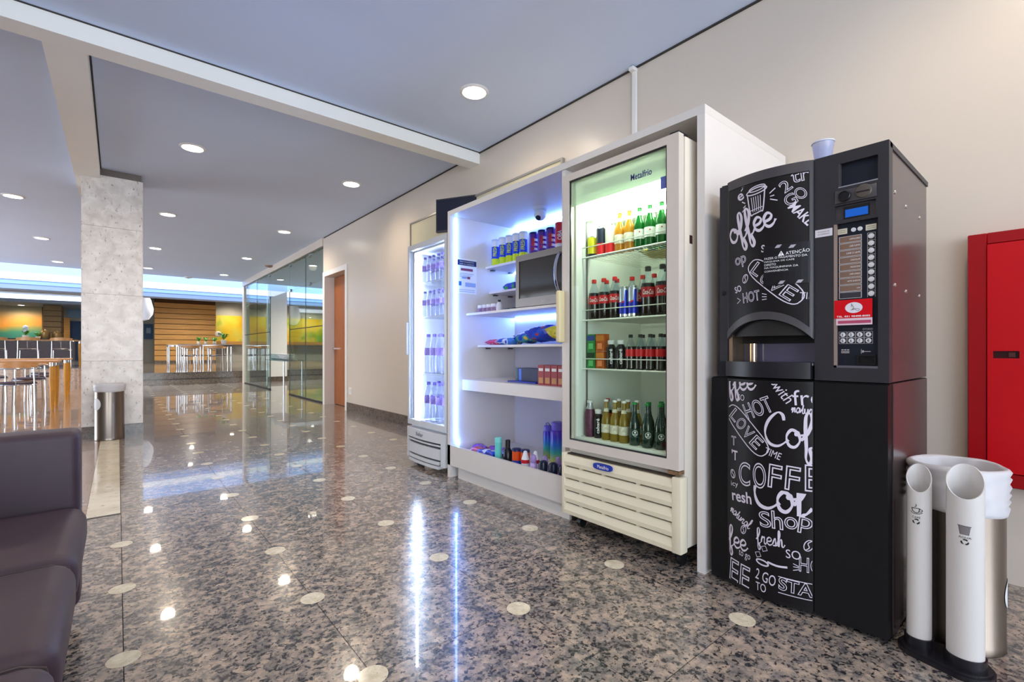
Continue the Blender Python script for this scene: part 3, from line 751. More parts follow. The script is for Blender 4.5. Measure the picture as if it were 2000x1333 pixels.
# bottom of the cabinet
BZ = 0.2
M_TEAL = mat('teal_plastic', (110, 214, 206), 0.35); M_BLK2 = mat('black_bottle', (22, 24, 30), 0.25); M_ORG = mat('orange_tub', (226, 84, 26), 0.35); M_BLUEB = mat('blue_label', (30, 70, 180), 0.4)
pk = proto('shampoo_tube', 'pale teal round cosmetic tube behind the front board', 'tube', None, [('body', [(0.027, 0), (0.027, 0.15)], M_TEAL), ('cap', [(0.0272, 0.15), (0.0272, 0.182), (0.024, 0.185)], mat('teal_cap', (134, 226, 220), 0.35))]); pk.location = (2.20, 2.80, BZ)
pk = proto('cosmetic_bottle', 'black cosmetic bottle with narrow cap beside the teal tube', 'bottle', None, [('body', [(0.033, 0), (0.034, 0.01), (0.034, 0.1), (0.018, 0.125)], M_BLK2), ('cap', [(0.019, 0.125), (0.019, 0.18), (0.016, 0.183)], M_BLACK)]); pk.location = (2.20, 2.69, BZ)
for k, y in enumerate((2.60, 2.53)):
    pk = proto('orange_tub', ['orange tub with dark cap beside the black cosmetic bottle', 'orange tub with blue band, right of its twin'][k], 'tub', 'orange tubs', [('band', [(0.033, 0), (0.033, 0.05)], M_BLUEB), ('body', [(0.033, 0.05), (0.033, 0.115)], M_ORG), ('lid', [(0.034, 0.115), (0.034, 0.13), (0.03, 0.133)], mat('lid_navy', (36, 40, 90), 0.35))]); pk.location = (2.21 + 0.02 * k, y, BZ)
for k, (x, y) in enumerate(((2.17, 2.46), (2.22, 2.41))):
    pk = proto('spray_bottle', ['white spray bottle with red band standing at the front board', 'white spray bottle with red band standing further back'][k], 'bottle', 'white spray bottles', [('body', [(0.028, 0), (0.028, 0.06)], M_TINW), ('band', [(0.0282, 0.06), (0.0282, 0.085)], M_TINR), ('shoulder', [(0.028, 0.085), (0.02, 0.11), (0.012, 0.14), (0.0, 0.146)], M_TINW)]); pk.location = (x, y, BZ)
M_LIL = glass('lilac_clear', (220, 200, 246), 1.35, body=0.35, body_rgb=(208, 190, 240))
for k, (x, y) in enumerate(((2.15, 2.355), (2.19, 2.285), (2.23, 2.2), (2.26, 2.12))):
    pk = proto('deodorant_bottle', 'lilac bottle with clear domed cap, %s from the left' % sizes[k], 'bottle', 'lilac capped bottles', [('body', [(0.024, 0), (0.025, 0.005), (0.025, 0.07), (0.018, 0.085)], mat('lilac', (190, 168, 224), 0.3)), ('cap', [(0.021, 0.085), (0.021, 0.11), (0.015, 0.135), (0.0, 0.14)], M_LIL)]); pk.location = (x, y, BZ)
for k, (x, y) in enumerate(((2.14, 2.25), (2.15, 2.165), (2.16, 2.085))):
    pk = proto('roll_on_bottle', 'dark navy roll-on bottle in the front corner, %s from the left' % sizes[k], 'bottle', 'dark roll-on bottles', [('body', [(0.026, 0), (0.028, 0.006), (0.028, 0.05)], M_BLUEB), ('cap', [(0.03, 0.05), (0.032, 0.09), (0.028, 0.11), (0.015, 0.118), (0.0, 0.119)], mat('navy_cap', (28, 36, 58), 0.25))]); pk.location = (x, y, BZ)
def ramp_mat(name, stops, z0, z1):
    m = bpy.data.materials.new(name); m.use_nodes = True; nt = m.node_tree; b = nt.nodes['Principled BSDF']; b.inputs['Roughness'].default_value = 0.3
    tc = nt.nodes.new('ShaderNodeTexCoord'); sp = nt.nodes.new('ShaderNodeSeparateXYZ'); mr = nt.nodes.new('ShaderNodeMapRange'); rp = nt.nodes.new('ShaderNodeValToRGB')
    mr.inputs['From Min'].default_value = z0; mr.inputs['From Max'].default_value = z1
    nt.links.new(tc.outputs['Object'], sp.inputs[0]); nt.links.new(sp.outputs[2], mr.inputs['Value']); nt.links.new(mr.outputs[0], rp.inputs['Fac'])
    while len(rp.color_ramp.elements) < len(stops): rp.color_ramp.elements.new(0.5)
    for k, (p, c_) in enumerate(stops): rp.color_ramp.elements[k].position = p; rp.color_ramp.elements[k].color = (*lin(c_), 1)
    nt.links.new(rp.outputs['Color'], b.inputs['Base Color']); return m
M_GRAD = ramp_mat('tumbler_gradient', [(0.0, (190, 190, 60)), (0.3, (60, 170, 150)), (0.55, (30, 110, 210)), (0.8, (50, 40, 200)), (1.0, (90, 50, 200))], 0.0, 0.24)
M_LILL = mat('tumbler_lid', (120, 110, 220), 0.35)
tb = proto('water_tumbler', 'large flask shading from violet to green with lilac lid', 'flask', None, [('body', [(0.058, 0), (0.06, 0.006), (0.06, 0.225), (0.05, 0.24)], M_GRAD), ('lid', [(0.046, 0.24), (0.048, 0.245), (0.048, 0.295), (0.042, 0.3)], M_LILL)], 24)
MB().tube([(0.02, -0.046, 0.262), (0.02, -0.075, 0.262), (0.012, -0.086, 0.245), (0.0, -0.075, 0.228), (-0.02, -0.058, 0.226)], 0.005, 6).build('carry_loop', M_LILL, tb, smooth=True)
tb.location = (2.55, 2.52, BZ); 
tb = proto('water_tumbler', 'slim flask shading from violet to green left of the large one', 'flask', None, [('body', [(0.034, 0), (0.036, 0.005), (0.036, 0.2), (0.03, 0.212)], M_GRAD), ('lid', [(0.029, 0.212), (0.029, 0.25), (0.025, 0.254)], M_LILL)], 20)
MB().tube([(0.0, 0.012, 0.25), (0.0, 0.02, 0.265), (0, 0.0, 0.275), (0, -0.02, 0.265), (0, -0.012, 0.25)], 0.004, 6).build('carry_loop', M_LILL, tb, smooth=True)
tb.location = (2.58, 2.66, BZ)
for k, (x, y, rz, cols_) in enumerate(((2.30, 3.16, 1.2, [(120, 60, 190), (170, 90, 220), (60, 40, 150)]), (2.22, 3.06, 1.5, [(190, 60, 80), (40, 50, 170), (220, 200, 220)]), (2.34, 3.0, 1.3, [(120, 50, 180), (90, 40, 170), (200, 60, 90)]), (2.22, 2.94, 1.6, [(20, 40, 160), (40, 80, 210), (200, 210, 240)]), (2.33, 2.87, 1.4, [(110, 60, 190), (150, 40, 100), (60, 50, 170)]))):
    pillow('biscuit_packet', ['violet packet lying at the far left of the cabinet bottom', 'red and navy packet lying at the left front of the cabinet bottom', 'violet packet lying behind the red and navy one', 'dark blue packet lying left of the teal tube', 'plum packet lying behind the dark blue one'][k], 'packet', 'packets on the cabinet bottom', 0.2, 0.1, 0.06, cols_, (x, y, BZ + 0.031 + 0.002 * k), (0, 0, rz), 30 + k, 0.004)
# hook for the flask strap at the right edge
hk = MB().tube([(2.70, 2.047, 0.52), (2.68, 2.06, 0.52), (2.68, 2.06, 0.4), (2.69, 2.075, 0.38), (2.70, 2.085, 0.4)], 0.004, 6).build('cable_hook', M_DARKMETAL, smooth=True)
tag(hk, 'thin dark hook hanging inside the cabinet beside the fridge', 'hook')
# ------------------------------------------------------------------ tall white fridge (right)
M_FRW = mat('fridge_white', (222, 214, 200), 0.3, vary=0.02, vscale=3)
M_FRG = mat('fridge_grille_cream', (226, 216, 190), 0.35, vary=0.03, vscale=6)
M_FRIN = mat('fridge_liner', (238, 242, 238), 0.35)
M_GASKET = mat('gasket_grey', (120, 116, 112), 0.6)
FX, FY0, FY1 = 1.99, 1.185, 1.928
f1 = thing('display_fridge', 'tall cream white drinks fridge with lit green tinted glass door and louvred base', 'fridge', (2.35, 1.55, 0))
BX0, BX1, BZ0, BZ1 = 2.045, 2.74, 0.1, 2.05
wt = 0.05
b = MB(); b.rbox(BX0, BX1, FY0, FY0 + wt, BZ0, BZ1, 0.008); b.rbox(BX0, BX1, FY1 - wt, FY1, BZ0, BZ1, 0.008)
b.box(BX1 - 0.05, BX1, FY0 + wt, FY1 - wt, BZ0, BZ1); b.box(BX0, BX1, FY0 + wt, FY1 - wt, BZ1 - 0.04, BZ1 - 0.001); b.box(BX0, BX1, FY0 + wt, FY1 - wt, BZ0, 0.5)
b.build('body', M_FRW, f1, smooth=True)
box('liner_floor', M_FRIN, f1, BX0 + 0.002, BX1 - 0.05, FY0 + wt, FY1 - wt, 0.5005, 0.54)
box('liner_back', M_FRIN, f1, BX1 - 0.06, BX1 - 0.0505, FY0 + wt, FY1 - wt, 0.54, BZ1 - 0.04)
for y in (FY0 + wt, FY1 - wt - 0.004): box('liner_side', M_FRIN, f1, BX0 + 0.002, BX1 - 0.06, y, y + 0.004, 0.54, BZ1 - 0.04)
# lit header: sloping canopy with tube lamp behind
M_TUBE1 = glow('fridge_tube', (240, 255, 236), 48.0)
hd = MB(); hd.prism([(2.10, 1.845), (2.13, 1.80), (2.52, 1.80), (2.52, 1.815), (2.14, 1.815), (2.115, 1.85), (2.115, 1.95), (2.10, 1.95)], 'Y', FY0 + wt + 0.005, FY1 - wt - 0.005)
hd.build('light_canopy', mat('canopy_white', (232, 244, 228), 0.4), f1)
MB().lathe([(0.0, FY0 + 0.1), (0.013, FY0 + 0.1), (0.013, FY1 - 0.1), (0, FY1 - 0.1)], (2.075, 0, 1.842), 12, caps=False, axis='Y').build('lamp_tube', M_TUBE1, f1)
MB().lathe([(0.0, FY0 + 0.1), (0.011, FY0 + 0.1), (0.011, FY1 - 0.1), (0, FY1 - 0.1)], (2.2, 0, 1.79), 12, caps=False, axis='Y').build('lamp_tube', M_TUBE1, f1)
# door
DZ0, DZ1 = 0.48, 2.052
GY0, GY1, GZ0, GZ1 = 1.248, 1.878, 0.528, 2.012
d = MB(); d.rbox(FX, FX + 0.042, FY0, FY1, DZ0, DZ1, 0.006)
d = MB()
d.box(FX, FX + 0.042, FY0, GY0, DZ0, DZ1); d.box(FX, FX + 0.042, GY1, FY1, DZ0, DZ1)
d.box(FX, FX + 0.042, GY0, GY1, DZ0, GZ0); d.box(FX, FX + 0.042, GY0, GY1, GZ1, DZ1)
fdoor = d.build('door', mat('fridge_door_frame', (212, 202, 192), 0.3, vary=0.02), f1)
box('glass_pane', glass('fridge_glass', (249, 254, 248), 1.22), fdoor, FX + 0.012, FX + 0.024, GY0, GY1, GZ0, GZ1)
box('header_film', glass('header_film', (246, 252, 244), 1.2, body=0.7, body_rgb=(240, 249, 236)), fdoor, FX + 0.026, FX + 0.028, GY0, GY1, 1.868, GZ1)
gk = MB(); gk.box(FX + 0.0425, BX0 - 0.0005, FY0 + 0.012, FY0 + 0.03, DZ0 + 0.01, DZ1 - 0.01); gk.box(FX + 0.0425, BX0 - 0.0005, FY1 - 0.03, FY1 - 0.012, DZ0 + 0.01, DZ1 - 0.01)
gk.build('gasket', M_GASKET, fdoor)
rim = MB()
for q in ((GY0, GY0 + 0.008, GZ0, GZ1), (GY1 - 0.008, GY1, GZ0, GZ1), (GY0, GY1, GZ0, GZ0 + 0.008), (GY0, GY1, GZ1 - 0.008, GZ1)): rim.box(FX + 0.006, FX + 0.0119, *q)
rim.build('glass_trim', M_DARKMETAL, fdoor)
MB().rbox(FX - 0.05, FX - 0.0005, 1.905, 1.938, 1.085, 1.385, 0.01, 3).build('handle', mat('handle_cream', (224, 208, 164), 0.35), fdoor, smooth=True)
fs = lambda p, q, h: (FX + 0.0255, 1.56 - p, q)
M_INK = mat('logo_navy', (36, 44, 132), 0.4)
pc = on_x(1252, 341, FX + 0.0255)
wrap('lettering', M_INK, fdoor, xf(text_mesh('Metalfrio', 'b'), 1.56 - pc[1], pc[2], 0.125, 0.034), fs)
pc = on_x(1296, 357, FX + 0.0255)
wrap('label_sticker', mat('sticker_blue', (104, 110, 214), 0.5), fdoor, ([(1.56 - pc[1] - 0.016, pc[2] - 0.03, 0), (1.56 - pc[1] + 0.016, pc[2] - 0.03, 0), (1.56 - pc[1] + 0.016, pc[2] + 0.03, 0), (1.56 - pc[1] - 0.016, pc[2] + 0.03, 0)], [(0, 1, 2, 3)]), fs)
box('hinge', M_DARKMETAL, f1, FX + 0.005, BX0 + 0.03, FY0 + 0.005, FY0 + 0.05, DZ1 + 0.001, DZ1 + 0.01)
box('hinge', mat('hinge_worn', (120, 92, 66), 0.6, vary=0.3, vscale=60), f1, FX + 0.002, BX0 - 0.004, FY0 + 0.002, FY0 + 0.06, DZ0 - 0.022, DZ0 - 0.004)
sx = 2.095
box('side_sticker', mat('sticker_dark', (60, 34, 34), 0.5, vary=0.5, vscale=120), f1, sx - 0.012, sx + 0.014, FY0 - 0.0006, FY0 - 0.0001, 1.548, 1.588, label='small dark round topped sticker')
# louvred grille
g = MB()
gx = 1.99
g.box(gx + 0.02, 2.0445, FY0 - 0.012, FY1 + 0.0, 0.1, 0.445)
grille = g.build('grille_back', mat('grille_shadow', (70, 62, 52), 0.8), f1)
fsd = MB(); fsd.rbox(gx - 0.006, 2.0445, FY0 - 0.014, FY0 + 0.035, 0.095, 0.45, 0.006); fsd.build('grille_side', M_FRG, f1, smooth=True)
fsd = MB(); fsd.rbox(gx - 0.006, 2.0445, FY1 - 0.02, FY1 + 0.004, 0.095, 0.45, 0.006); fsd.build('grille_side', M_FRG, f1, smooth=True)
for k in range(5):
    z0 = 0.10 + 0.0695 * k
    MB().prism([(gx - 0.004, z0), (gx - 0.006, z0 + 0.022), (gx + 0.006, z0 + 0.059), (gx + 0.022, z0 + 0.0595), (gx + 0.022, z0)], 'Y', FY0 + 0.033, FY1 - 0.018).build('louvre', M_FRG, f1)
for k in range(4):
    z0 = 0.10 + 0.0695 * k + 0.058
    for y in (FY0 + 0.22, FY0 + 0.44, FY0 + 0.6): box('louvre_spacer', M_FRG, f1, gx + 0.004, gx + 0.02, y, y + 0.018, z0, z0 + 0.0125)
badge = MB(); pts = []
for k in range(24):
    a = 2 * PI * k / 24; ca, sa = math.cos(a), math.sin(a)
    pts.append((1.625 + 0.062 * math.copysign(abs(ca) ** 0.5, ca), 0.418 + 0.017 * math.copysign(abs(sa) ** 0.6, sa)))
badge.prism(pts, 'X', gx - 0.014, gx - 0.002)
bd = badge.build('badge', mat('badge_blue', (22, 52, 160), 0.25), f1)
wrap('lettering', M_PRINTW, bd, xf(text_mesh('Metalfrio', 'f'), 0.006, 0.418, 0.075, 0.018), lambda p, q, h: (gx - 0.0146, 1.625 - p, q))
for x, y in ((2.1, FY0 + 0.05), (2.1, FY1 - 0.05), (2.66, FY0 + 0.05), (2.66, FY1 - 0.05)):
    MB().lathe([(0.0, y - 0.012), (0.03, y - 0.012), (0.03, y + 0.012), (0, y + 0.012)], (x, 0, 0.0305), 14, caps=False, axis='Y').build('caster', M_BLACK, f1, smooth=True)
    box('caster_bracket', M_DARKMETAL, f1, x - 0.02, x + 0.02, y - 0.018, y + 0.018, 0.061, 0.099)
# wire shelves
M_WIRE = mat('shelf_wire_white', (232, 236, 230), 0.3)
IY0, IY1 = FY0 + wt + 0.006, FY1 - wt - 0.006
SX0, SX1 = 2.1, 2.66
F1Z = [1.585, 1.219, 0.936]
for z in F1Z:
    mb = MB()
    mb.tube([(SX0, IY0, z - 0.004), (SX0, IY1, z - 0.004)], 0.005, 6); mb.tube([(SX1, IY0, z - 0.004), (SX1, IY1, z - 0.004)], 0.004, 6)
    for k in range(1, 24): y = IY0 + (IY1 - IY0) * k / 24; mb.tube([(SX0, y, z - 0.003), (SX1, y, z - 0.003)], 0.0022, 4)
    mb.tube([(SX0, IY0, z), (SX0, IY0, z + 0.055), (SX0, IY1, z + 0.055), (SX0, IY1, z)], 0.003, 5)
    mb.build('wire_shelf', M_WIRE, f1, smooth=True)
for y in (IY0, IY1):
    box('shelf_standard', M_GASKET, f1, 2.13, 2.142, y - 0.004 if y > 1.5 else y - 0.001, y + 0.001 if y > 1.5 else y + 0.004, 0.56, 1.8)

# ------------------------------------------------------------------ drinks
M_CLEAR = clear()
M_COLA = mat('cola', (26, 12, 9), 0.08, spec=0.7); M_REDLAB = mat('label_red', (206, 24, 34), 0.4); M_REDCAP = mat('cap_red', (200, 26, 30), 0.35); M_BLKCAP = mat('cap_black', (28, 28, 30), 0.35)
M_GREENG = glass('green_glass', (40, 150, 60), 1.5, body=0.45, body_rgb=(16, 120, 40)); M_GREENCAP = mat('cap_green', (30, 128, 60), 0.35, metal=0.4)
M_DGREEN = mat('dark_green_bottle', (18, 42, 34), 0.12, spec=0.7); M_LABEL = mat('label_paper', (222, 224, 220), 0.5, vary=0.1, vscale=80)
M_BEER = glass('amber_beer', (240, 190, 70), 1.45, body=0.5, body_rgb=(206, 150, 40)); M_BEER2 = glass('yellow_beer', (226, 206, 110), 1.45, body=0.5, body_rgb=(166, 140, 50))
M_CREAML = mat('label_cream', (214, 208, 190), 0.5, vary=0.25, vscale=70); M_CAPW = mat('cap_white', (228, 230, 232), 0.35)
M_BARS = mat('bottle_black', (20, 20, 22), 0.2)
M_STAR = mat('star_red', (200, 30, 36), 0.5)

def cola_bottle(h, rad, cap, lab_rgb_mat, nm='cola_bottle', txt='Coca-Cola'):
    s = h / 0.22
    t = thing(nm, '', 'bottle', (0, 0, 0))
    MB().lathe([(rad * 0.8, 0), (rad, 0.008 * s), (rad * 0.96, 0.06 * s), (rad, 0.085 * s), (rad, 0.13 * s), (rad * 0.93, 0.145 * s)], (0, 0, 0), 18).build('drink', M_COLA, t, smooth=True)
    MB().lathe([(rad * 0.93, 0.145 * s), (rad * 0.72, 0.168 * s), (rad * 0.42, 0.192 * s), (rad * 0.38, 0.204 * s)], (0, 0, 0), 18).build('neck', M_CLEAR, t, smooth=True)
    lab = MB().lathe([(rad * 1.015, 0.083 * s), (rad * 1.015, 0.128 * s)], (0, 0, 0), 18, caps=False).build('label_band', lab_rgb_mat, t, smooth=True)
    MB().lathe([(rad * 0.44, 0.2 * s), (rad * 0.44, 0.217 * s), (rad * 0.38, 0.22 * s)], (0, 0, 0), 14).build('cap', cap, t, smooth=True)
    if txt:
        R2 = rad * 1.02; a0 = math.radians(215)
        wrap('lettering', M_PRINTW, lab, xf(text_mesh(txt, 'bi'), 0, 0.106 * s, rad * 1.7, 0.022 * s, 0), lambda p, q, h_: (R2 * math.cos(a0 + p / R2), R2 * math.sin(a0 + p / R2), q), step=0.006)
    return t
def long_neck(h, rad, glass_m, cap_m, lab_m, star=False, liquid=None):
    s = h / 0.24
    t = thing('beer_bottle', '', 'bottle', (0, 0, 0))
    MB().lathe([(rad * 0.9, 0), (rad, 0.006 * s), (rad, 0.118 * s), (rad * 0.9, 0.135 * s), (rad * 0.55, 0.165 * s), (rad * 0.42, 0.19 * s), (rad * 0.40, 0.228 * s)], (0, 0, 0), 18).build('body', liquid or glass_m, t, smooth=True)
    MB().lathe([(rad * 0.46, 0.228 * s), (rad * 0.46, 0.238 * s), (rad * 0.38, 0.24 * s)], (0, 0, 0), 14).build('cap', cap_m, t, smooth=True)
    lab = MB().lathe([(rad * 1.015, 0.045 * s), (rad * 1.015, 0.095 * s)], (0, 0, 0), 18, caps=False).build('label_band', lab_m, t, smooth=True)
    MB().lathe([(rad * 0.545, 0.168 * s), (rad * 0.44, 0.188 * s)], (0, 0, 0), 16, caps=False).build('neck_label', lab_m, t, smooth=True)
    if star:
        R2 = rad * 1.025; a0 = math.radians(215)
        wrap('label_star', M_STAR, lab, ([(0.006 * math.cos(PI / 2 + k * PI / 5) * (1 if k % 2 == 0 else 0.45), 0.08 * s + 0.006 * math.sin(PI / 2 + k * PI / 5) * (1 if k % 2 == 0 else 0.45), 0) for k in range(10)], [tuple(range(10))]), lambda p, q, h_: (R2 * math.cos(a0 + p / R2), R2 * math.sin(a0 + p / R2), q))
    return t
def drink_can(h, rad, bands, nm='drink_can'):
    t = thing(nm, '', 'can', (0, 0, 0))
    for k, (z0, z1, m, pn) in enumerate(bands):
        MB().lathe([(rad, z0 * h), (rad, z1 * h)], (0, 0, 0), 18, caps=False).build(pn, m, t, smooth=True)
    MB().lathe([(rad * 0.84, 0), (rad, 0.04 * h)], (0, 0, 0), 18).build('bottom_rim', M_CHROME, t, smooth=True)
    MB().lathe([(rad, 0.94 * h), (rad * 0.84, 0.985 * h), (rad * 0.84, h), (rad * 0.78, h), (rad * 0.76, 0.985 * h)], (0, 0, 0), 18).build('top_rim', M_CHROME, t, smooth=True)
    return t
def put(proto_t, spots, group, words):
    """first spot moves the original, the rest are copies; each spot has its own label"""
    for k, (x, y, z) in enumerate(spots):
        if k == 0: proto_t.location = (x, y, z); proto_t['label'] = words[0]; proto_t['group'] = group
        else: dup(proto_t, (x, y, z), label=words[k], group=group)
z1, z2, z3 = F1Z
fx = 2.145
# top shelf
c_y = drink_can(0.122, 0.029, [(0.04, 0.16, M_BLKCAP, 'dark_band'), (0.16, 0.94, mat('can_yellow', (214, 204, 40), 0.3, metal=0.2), 'body')])
put(c_y, [(fx, 1.835, z1)], 'cans in the tall fridge', ['yellow drink can at the left end of the top fridge shelf'])
c_r = drink_can(0.165, 0.0285, [(0.04, 0.42, mat('can_bright_red', (216, 36, 40), 0.3), 'lower_band'), (0.42, 0.94, mat('can_dark_navy', (34, 36, 56), 0.3), 'upper_band')])
put(c_r, [(fx, 1.768, z1)], 'cans in the tall fridge', ['tall dark can with red lower half on the top fridge shelf'])
c_w = drink_can(0.17, 0.0285, [(0.04, 0.35, mat('can_bright_red', (216, 36, 40), 0.3), 'lower_band'), (0.35, 0.94, mat('can_pale', (218, 222, 206), 0.3), 'upper_band')])
put(c_w, [(fx, 1.705, z1)], 'cans in the tall fridge', ['tall pale can with red lower third on the top fridge shelf'])
R1 = 0.029
bA = long_neck(0.24, R1, M_BEER, M_CAPW, M_CREAML)
put(bA, [(fx, 1.638, z1), (fx, 1.574, z1)], 'amber bottles on the top shelf', ['amber beer bottle with pale label beside the pale can', 'amber beer bottle with pale label beside the green bottles'])
bG = long_neck(0.25, 0.0295, M_GREENG, M_GREENCAP, M_LABEL, star=True)
spots = [(fx, 1.508, z1), (fx, 1.444, z1), (fx, 1.374, z1), (fx, 1.31, z1), (fx + 0.08, 1.48, z1), (fx + 0.08, 1.41, z1), (fx + 0.08, 1.34, z1)]
put(bG, spots, 'green bottles on the top shelf', ['green beer bottle at the front of the top shelf, %s from left' % ordinal(k) for k in range(4)] + ['green beer bottle in the top shelf second row, %s from left' % ordinal(k) for k in range(3)])
# a packet hanging under the first shelf seen through the wires
pillow('snack_bag', 'yellow packet lying flat on the back of the top fridge shelf', 'snack bag', None, 0.24, 0.16, 0.03, [(232, 200, 40), (245, 225, 90), (210, 170, 30)], (2.40, 1.56, z1 + 0.016), (0, 0, 0.3), 41, 0.003)
# second shelf
cb = cola_bottle(0.235, 0.0315, M_REDCAP, M_REDLAB)
put(cb, [(fx, 1.822, z2), (fx, 1.75, z2), (fx, 1.672, z2), (fx + 0.075, 1.79, z2), (fx + 0.075, 1.715, z2), (fx + 0.075, 1.61, z2), (fx + 0.075, 1.54, z2), (fx + 0.08, 1.47, z2)], 'cola bottles on the second shelf',
    ['front red capped cola bottle on the second shelf, %s from the left' % ordinal(k) for k in range(3)] + ['red capped cola bottle behind, on the second shelf, %s from the left' % ordinal(k) for k in range(5)])
rb = drink_can(0.17, 0.0275, [(0.04, 0.12, M_CHROME, 'silver_foot'), (0.12, 0.5, mat('can_deep_blue', (30, 50, 180), 0.25, metal=0.3), 'lower_band'), (0.5, 0.94, mat('can_silver_blue', (186, 192, 206), 0.25, metal=0.5), 'upper_band')])
for a_, m_ in ((200, M_STAR), (235, mat('can_deep_blue', (30, 50, 180), 0.25))):
    R2 = 0.0279
    wrap('printed_panel', m_, rb, ([(-0.009, 0.085, 0), (0.009, 0.085, 0), (0.012, 0.15, 0), (-0.004, 0.15, 0)] if m_ is not M_STAR else [(-0.012, 0.075, 0), (0.012, 0.086, 0), (0.012, 0.094, 0), (-0.008, 0.086, 0)], [(0, 1, 2, 3)]), lambda p, q, h_, a=math.radians(a_): (R2 * math.cos(a + p / R2), R2 * math.sin(a + p / R2), q), step=0.006)
put(rb, [(fx - 0.005, 1.605, z2), (fx - 0.005, 1.545, z2)], 'silver and blue cans', ['blue and silver energy drink can beside the three cola bottles', 'blue and silver energy drink can beside the large dark bottles'])
cbig = cola_bottle(0.265, 0.036, M_BLKCAP, mat('label_dark_red', (176, 26, 38), 0.4), txt='Coca-Cola')
put(cbig, [(fx + 0.01, 1.462, z2), (fx + 0.01, 1.375, z2), (fx + 0.01, 1.29, z2), (fx + 0.09, 1.4, z2)], 'black capped cola bottles', ['larger cola bottle with black cap and red label, left of its pair at the front', 'larger cola bottle with black cap and red label, right of its pair at the front', 'larger cola bottle with black cap at the right wall of the fridge', 'larger cola bottle with black cap in the second row'])
# third shelf
def juice_box(z, y, rgb, rgb2, nm, lb):
    t = thing('juice_carton', lb, 'carton', (fx, y, z), 'juice cartons on the third shelf')
    m = mat(nm, rgb, 0.35, vary=0.35, vscale=28); m2 = mat(nm + '_band', rgb2, 0.4)
    box('carton', m, t, fx - 0.02, fx + 0.03, y - 0.029, y + 0.029, z, z + 0.098)
    box('printed_band', m2, t, fx - 0.0207, fx - 0.0201, y - 0.028, y + 0.028, z + 0.06, z + 0.09)
    box('printed_fruit', mat(nm + '_fruit', tuple(min(255, c_ + 60) for c_ in rgb), 0.4), t, fx - 0.0207, fx - 0.0201, y - 0.016, y + 0.018, z + 0.012, z + 0.045)
for k in range(2):
    juice_box(z3 + k * 0.1, 1.83, (44, 140, 62), (50, 70, 150) if k else (24, 60, 40), 'juice_green%d' % k, 'green juice carton on the third shelf, %s of two' % ('upper' if k else 'lower'))
    juice_box(z3 + k * 0.1, 1.764, (190, 90, 30), (210, 130, 50), 'juice_orange%d' % k, 'orange juice carton on the third shelf, %s of two' % ('upper' if k else 'lower'))
bk = thing('water_bottle', '', 'bottle', (0, 0, 0))
MB().lathe([(0.025, 0), (0.027, 0.006), (0.027, 0.12), (0.016, 0.138)], (0, 0, 0), 18).build('body', M_BARS, bk, smooth=True)
MB().lathe([(0.018, 0.138), (0.02, 0.148), (0.02, 0.158), (0.014, 0.162)], (0, 0, 0), 14).build('cap', M_CAPW, bk, smooth=True)
R2_ = 0.0276
wrap('lettering', M_PRINTW, bk, xf(text_mesh('cabaré', 'b'), 0, 0.07, 0.085, 0.018, 90), lambda p, q, h_: (R2_ * math.cos(math.radians(212) + p / R2_), R2_ * math.sin(math.radians(212) + p / R2_), q), step=0.006)
put(bk, [(fx, 1.697, z3), (fx, 1.63, z3), (2.115, 1.765, 0.54)], 'black bottles with white caps', ['black bottle with white cap beside the orange cartons', 'black bottle with white cap beside the small cola bottles', 'black bottle with white cap on the fridge floor'])
cs = cola_bottle(0.19, 0.027, M_BLKCAP, M_REDLAB, txt=None)
put(cs, [(fx, 1.565 - 0.062 * k, z3) for k in range(5)] + [(fx + 0.075, 1.54 - 0.065 * k, z3) for k in range(4)], 'small cola bottles on the third shelf',
    ['front small cola bottle on the third shelf, %s from the left' % ordinal(k) for k in range(5)] + ['small cola bottle behind, on the third shelf, %s from the left' % ordinal(k) for k in range(4)])
cr = cola_bottle(0.21, 0.027, M_REDCAP, M_REDLAB, txt=None)
put(cr, [(fx + 0.15, 1.36, z3), (fx + 0.15, 1.29, z3), (2.28, 1.83, 0.54), (2.28, 1.755, 0.54), (2.28, 1.68, 0.54)], 'red capped cola bottles at the back', ['red capped cola bottle at the back of the third shelf, left one', 'red capped cola bottle at the back of the third shelf, right one'] + ['red capped cola bottle at the back of the fridge floor, %s from the left' % ordinal(k) for k in range(3)])
# fridge floor
zf = 0.54
fx2 = 2.105
dp = proto('drink_bottle', 'plum coloured bottle with silver shoulder at the left of the fridge floor', 'bottle', None, [('body', [(0.028, 0), (0.03, 0.006), (0.03, 0.135), (0.024, 0.16)], mat('plum_label', (92, 46, 74), 0.35, vary=0.5, vscale=35)), ('neck', [(0.024, 0.16), (0.016, 0.18), (0.015, 0.195)], mat('silver_foil', (180, 184, 190), 0.3, metal=0.6)), ('cap', [(0.017, 0.195), (0.017, 0.207), (0.013, 0.21)], M_CAPW)])
dp.location = (fx2 + 0.01, 1.828, zf)
by = long_neck(0.225, 0.0275, M_BEER2, M_CAPW, M_CREAML)
put(by, [(fx2, 1.70, zf), (fx2, 1.64, zf), (fx2, 1.58, zf), (fx2 + 0.075, 1.67, zf), (fx2 + 0.075, 1.61, zf), (fx2 + 0.075, 1.55, zf)], 'yellow beer bottles on the fridge floor', ['front yellow beer bottle on the fridge floor, %s from the left' % ordinal(k) for k in range(3)] + ['yellow beer bottle behind, on the fridge floor, %s from the left' % ordinal(k) for k in range(3)])
bd_ = long_neck(0.225, 0.0285, M_DGREEN, M_GREENCAP, mat('label_dark_green', (34, 58, 50), 0.4))
R3 = 0.0292; a3 = math.radians(222)
